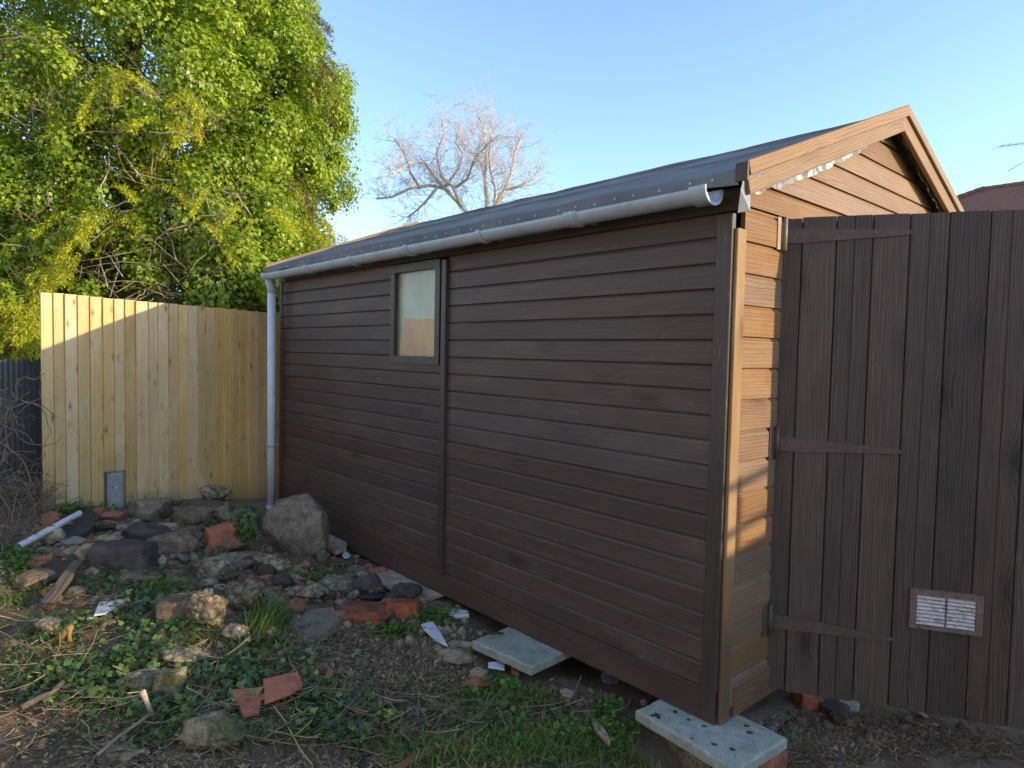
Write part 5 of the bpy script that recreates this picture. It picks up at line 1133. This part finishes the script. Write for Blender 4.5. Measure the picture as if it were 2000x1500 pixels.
# straw, stems and twigs lying about
def stems(name, plist, lmin, lmax, rmin, rmax, mat, lift=.02):
    P = patches(plist); N = len(P); az = rng.random(N)*2*np.pi; Xa = unit(np.stack([np.cos(az), np.sin(az), rng.normal(.04, .22, N)], 1)); Za = unit(np.cross(Xa, np.cross(np.array([0, 0, 1.]), Xa))); Ya = np.cross(Za, Xa)
    tv = []; n_ = 5
    for i in range(n_):
        for k in range(3): tv.append((i/(n_-1)-.5, math.cos(k*2.094)+(2.5*math.sin(i*1.7)), math.sin(k*2.094)+2.0*math.cos(i*1.3)))
    tf = [(i*3+k, i*3+(k+1) % 3, i*3+3+(k+1) % 3, i*3+3+k) for i in range(n_-1) for k in range(3)]
    P[:, 2] += rng.uniform(.0, lift, N); sz = np.stack([rng.uniform(lmin, lmax, N), rng.uniform(rmin, rmax, N)], 1)
    o = scatter(name, tv, tf, Xa, Ya, Za, P, sz, mat, None, rng.random(N)); o['kind'] = 'stuff'; return o
ALL = [(300,1520,350,50,260),(800,1510,300,40,150),(300,1350,330,130,480),(650,1400,300,90,360),(200,1150,220,80,350),(520,1120,260,70,250),(780,1280,200,60,380),(1000,1420,260,70,500),(1500,1460,300,40,200)]
stems('dry_stems', ALL+[(620,1270,90,30,90),(570,1290,80,40,110),(170,1150,60,30,160)], .03, .14, .0006, .0016, MAT['straw'], .03)
stems('fallen_twigs', [(300,1400,300,100,90),(700,1420,250,70,110),(150,1280,150,80,50),(900,1400,250,60,60)], .10, .35, .0012, .0034, MAT['straw'], .06)
stems('straw_litter', [(1620,1450,160,40,2600),(1500,1470,120,30,700),(1750,1450,160,25,900),(1900,1460,120,25,500)], .02, .09, .0008, .002, MAT['straw'], .012)
# leaf litter / chips
P = patches([(300,1520,350,50,1600),(800,1510,300,40,1000),(500,1250,450,180,3000),(250,1370,300,120,2600),(800,1300,250,80,1400),(300,1050,260,60,900),(1000,1380,250,60,900),(700,1130,200,50,500),(1600,1450,250,40,1200),(850,1350,90,30,900),(650,1330,220,90,2200),(1000,1270,100,60,300)])
N = len(P); P[:, 2] += rng.uniform(.001, .012, N); Xa, Ya, Za = leaf_axes(np.array([0, 0, 1.])+rdir(N)*.7, rdir(N))
scatter('leaf_litter', RL, RF, Xa, Ya, Za, P, np.stack([rng.uniform(.006, .03, N), rng.uniform(.004, .018, N)], 1), MAT['litter'], None, rng.random(N), 'stuff')
# soil crumbs and pebbles
P = patches([(500,1250,450,200,5000),(900,1300,250,90,3500),(300,1050,300,70,1800),(700,1120,220,60,1500),(1600,1440,280,50,1800),(1150,1370,160,60,1500)])
N = len(P); Xa, Ya, Za = leaf_axes(rdir(N), rdir(N))
_b = bmesh.new(); bmesh.ops.create_icosphere(_b, subdivisions=2, radius=1)
RB_V = []
for v in _b.verts:
    q = 1+.55*noise.noise(v.co*1.3)+.3*noise.noise(v.co*3.1); RB_V.append((v.co.x*q, v.co.y*q*.8, v.co.z*q*.6))
RB_F = [tuple(v.index for v in f_.verts) for f_ in _b.faces]; _b.free()
OV = [(1,0,0),(-.9,.1,0),(0,1,.2),(.1,-.8,0),(0,.1,.7),(.1,0,-.8)]; OF = [(0,2,4),(2,1,4),(1,3,4),(3,0,4),(2,0,5),(1,2,5),(3,1,5),(0,3,5)]
scatter('soil_crumbs', OV, OF, Xa, Ya, Za, P, .0025+.011*rng.random(N)**3, MAT['crumb'], None, rng.random(N), 'stuff')
P = patches([(300,1060,300,90,420),(560,1130,240,70,300),(800,1230,160,60,160),(1000,1310,120,50,120),(400,1250,400,120,260),(1150,1370,120,40,90),(1600,1430,220,40,140)])
N = len(P); Xa, Ya, Za = leaf_axes(rdir(N), rdir(N))
for nm, mt, a, b_ in (('rubble_bits', 'grey', 0, N//3), ('rubble_bits', 'brick', N//3, N//2), ('rubble_bits', 'beige', N//2, 2*N//3), ('rubble_bits', 'brown', 2*N//3, N)):
    scatter(nm, RB_V, RB_F, Xa[a:b_], Ya[a:b_], Za[a:b_], P[a:b_], .008+.030*rng.random(b_-a)**2.2, MAT[mt], None, None, 'stuff', False)
# rough grass and litter over the rest of the yard
def wild(n_, x0, x1, y0, y1):
    a = np.stack([rng.uniform(x0, x1, n_), rng.uniform(y0, y1, n_)], 1); P = np.concatenate([a, ground_np(a[:, 0], a[:, 1])[:, None]], 1)
    q = RW.T@(P-CAM).T; fx, fy_ = q[0]/-q[2], q[1]/-q[2]; seen = (q[2] < 0) & (abs(fx) < .775) & (abs(fy_) < .58)
    return P[~seen & ~in_slabs(P)]
for (mt, n_, nm) in (('grass', 9000, 'rough_grass'), ('weed', 3500, 'yard_weeds'), ('litter', 5000, 'yard_litter')):
    P = wild(n_, -5.5, 1.5, -4, 5.2); N = len(P); P[:, 2] += .01; Xa, Ya, Za = leaf_axes(np.array([0, 0, 1.])*(.1 if mt == 'grass' else 1)+rdir(N)*.6, np.array([0, 0, 1.])*(1.2 if mt == 'grass' else 0)+rdir(N))
    sz = np.stack([rng.uniform(.03, .09, N), rng.uniform(.006, .012, N)], 1) if mt == 'grass' else np.stack([rng.uniform(.012, .035, N)]*2, 1)
    scatter(nm, RL, RF, Xa, Ya, Za, P, sz, MAT[mt], None, rng.random(N), 'stuff')
# bright leaf above the brown rock
lf = MB(); c0 = at(28, 1120, 3.7); ly = thing('seedling', 'bright yellow green seedling leaves at the left edge over the flat brown rock', 'plant', tuple(c0))
mm = np.array([[0., 0, 0]]); N = 9; pos = np.array(c0)+rng.normal(0, .03, (N, 3))*np.array([1, 1, .4]); Xa, Ya, Za = leaf_axes(np.array([0, 0, 1.])-np.array(FWD)*.5+rdir(N)*.4, rdir(N))
scatter('leaves', IV, IF, Xa, Ya, Za, pos, np.full(N, .05), MAT['weed'], ly, np.full(N, .95))
c1_ = gpt(30, 1165); lf.tube([c1_, c1_.lerp(Vector(c0), .5), Vector(c0)], .003, 5); lf.build('stem', MAT['deadtwig'], ly)
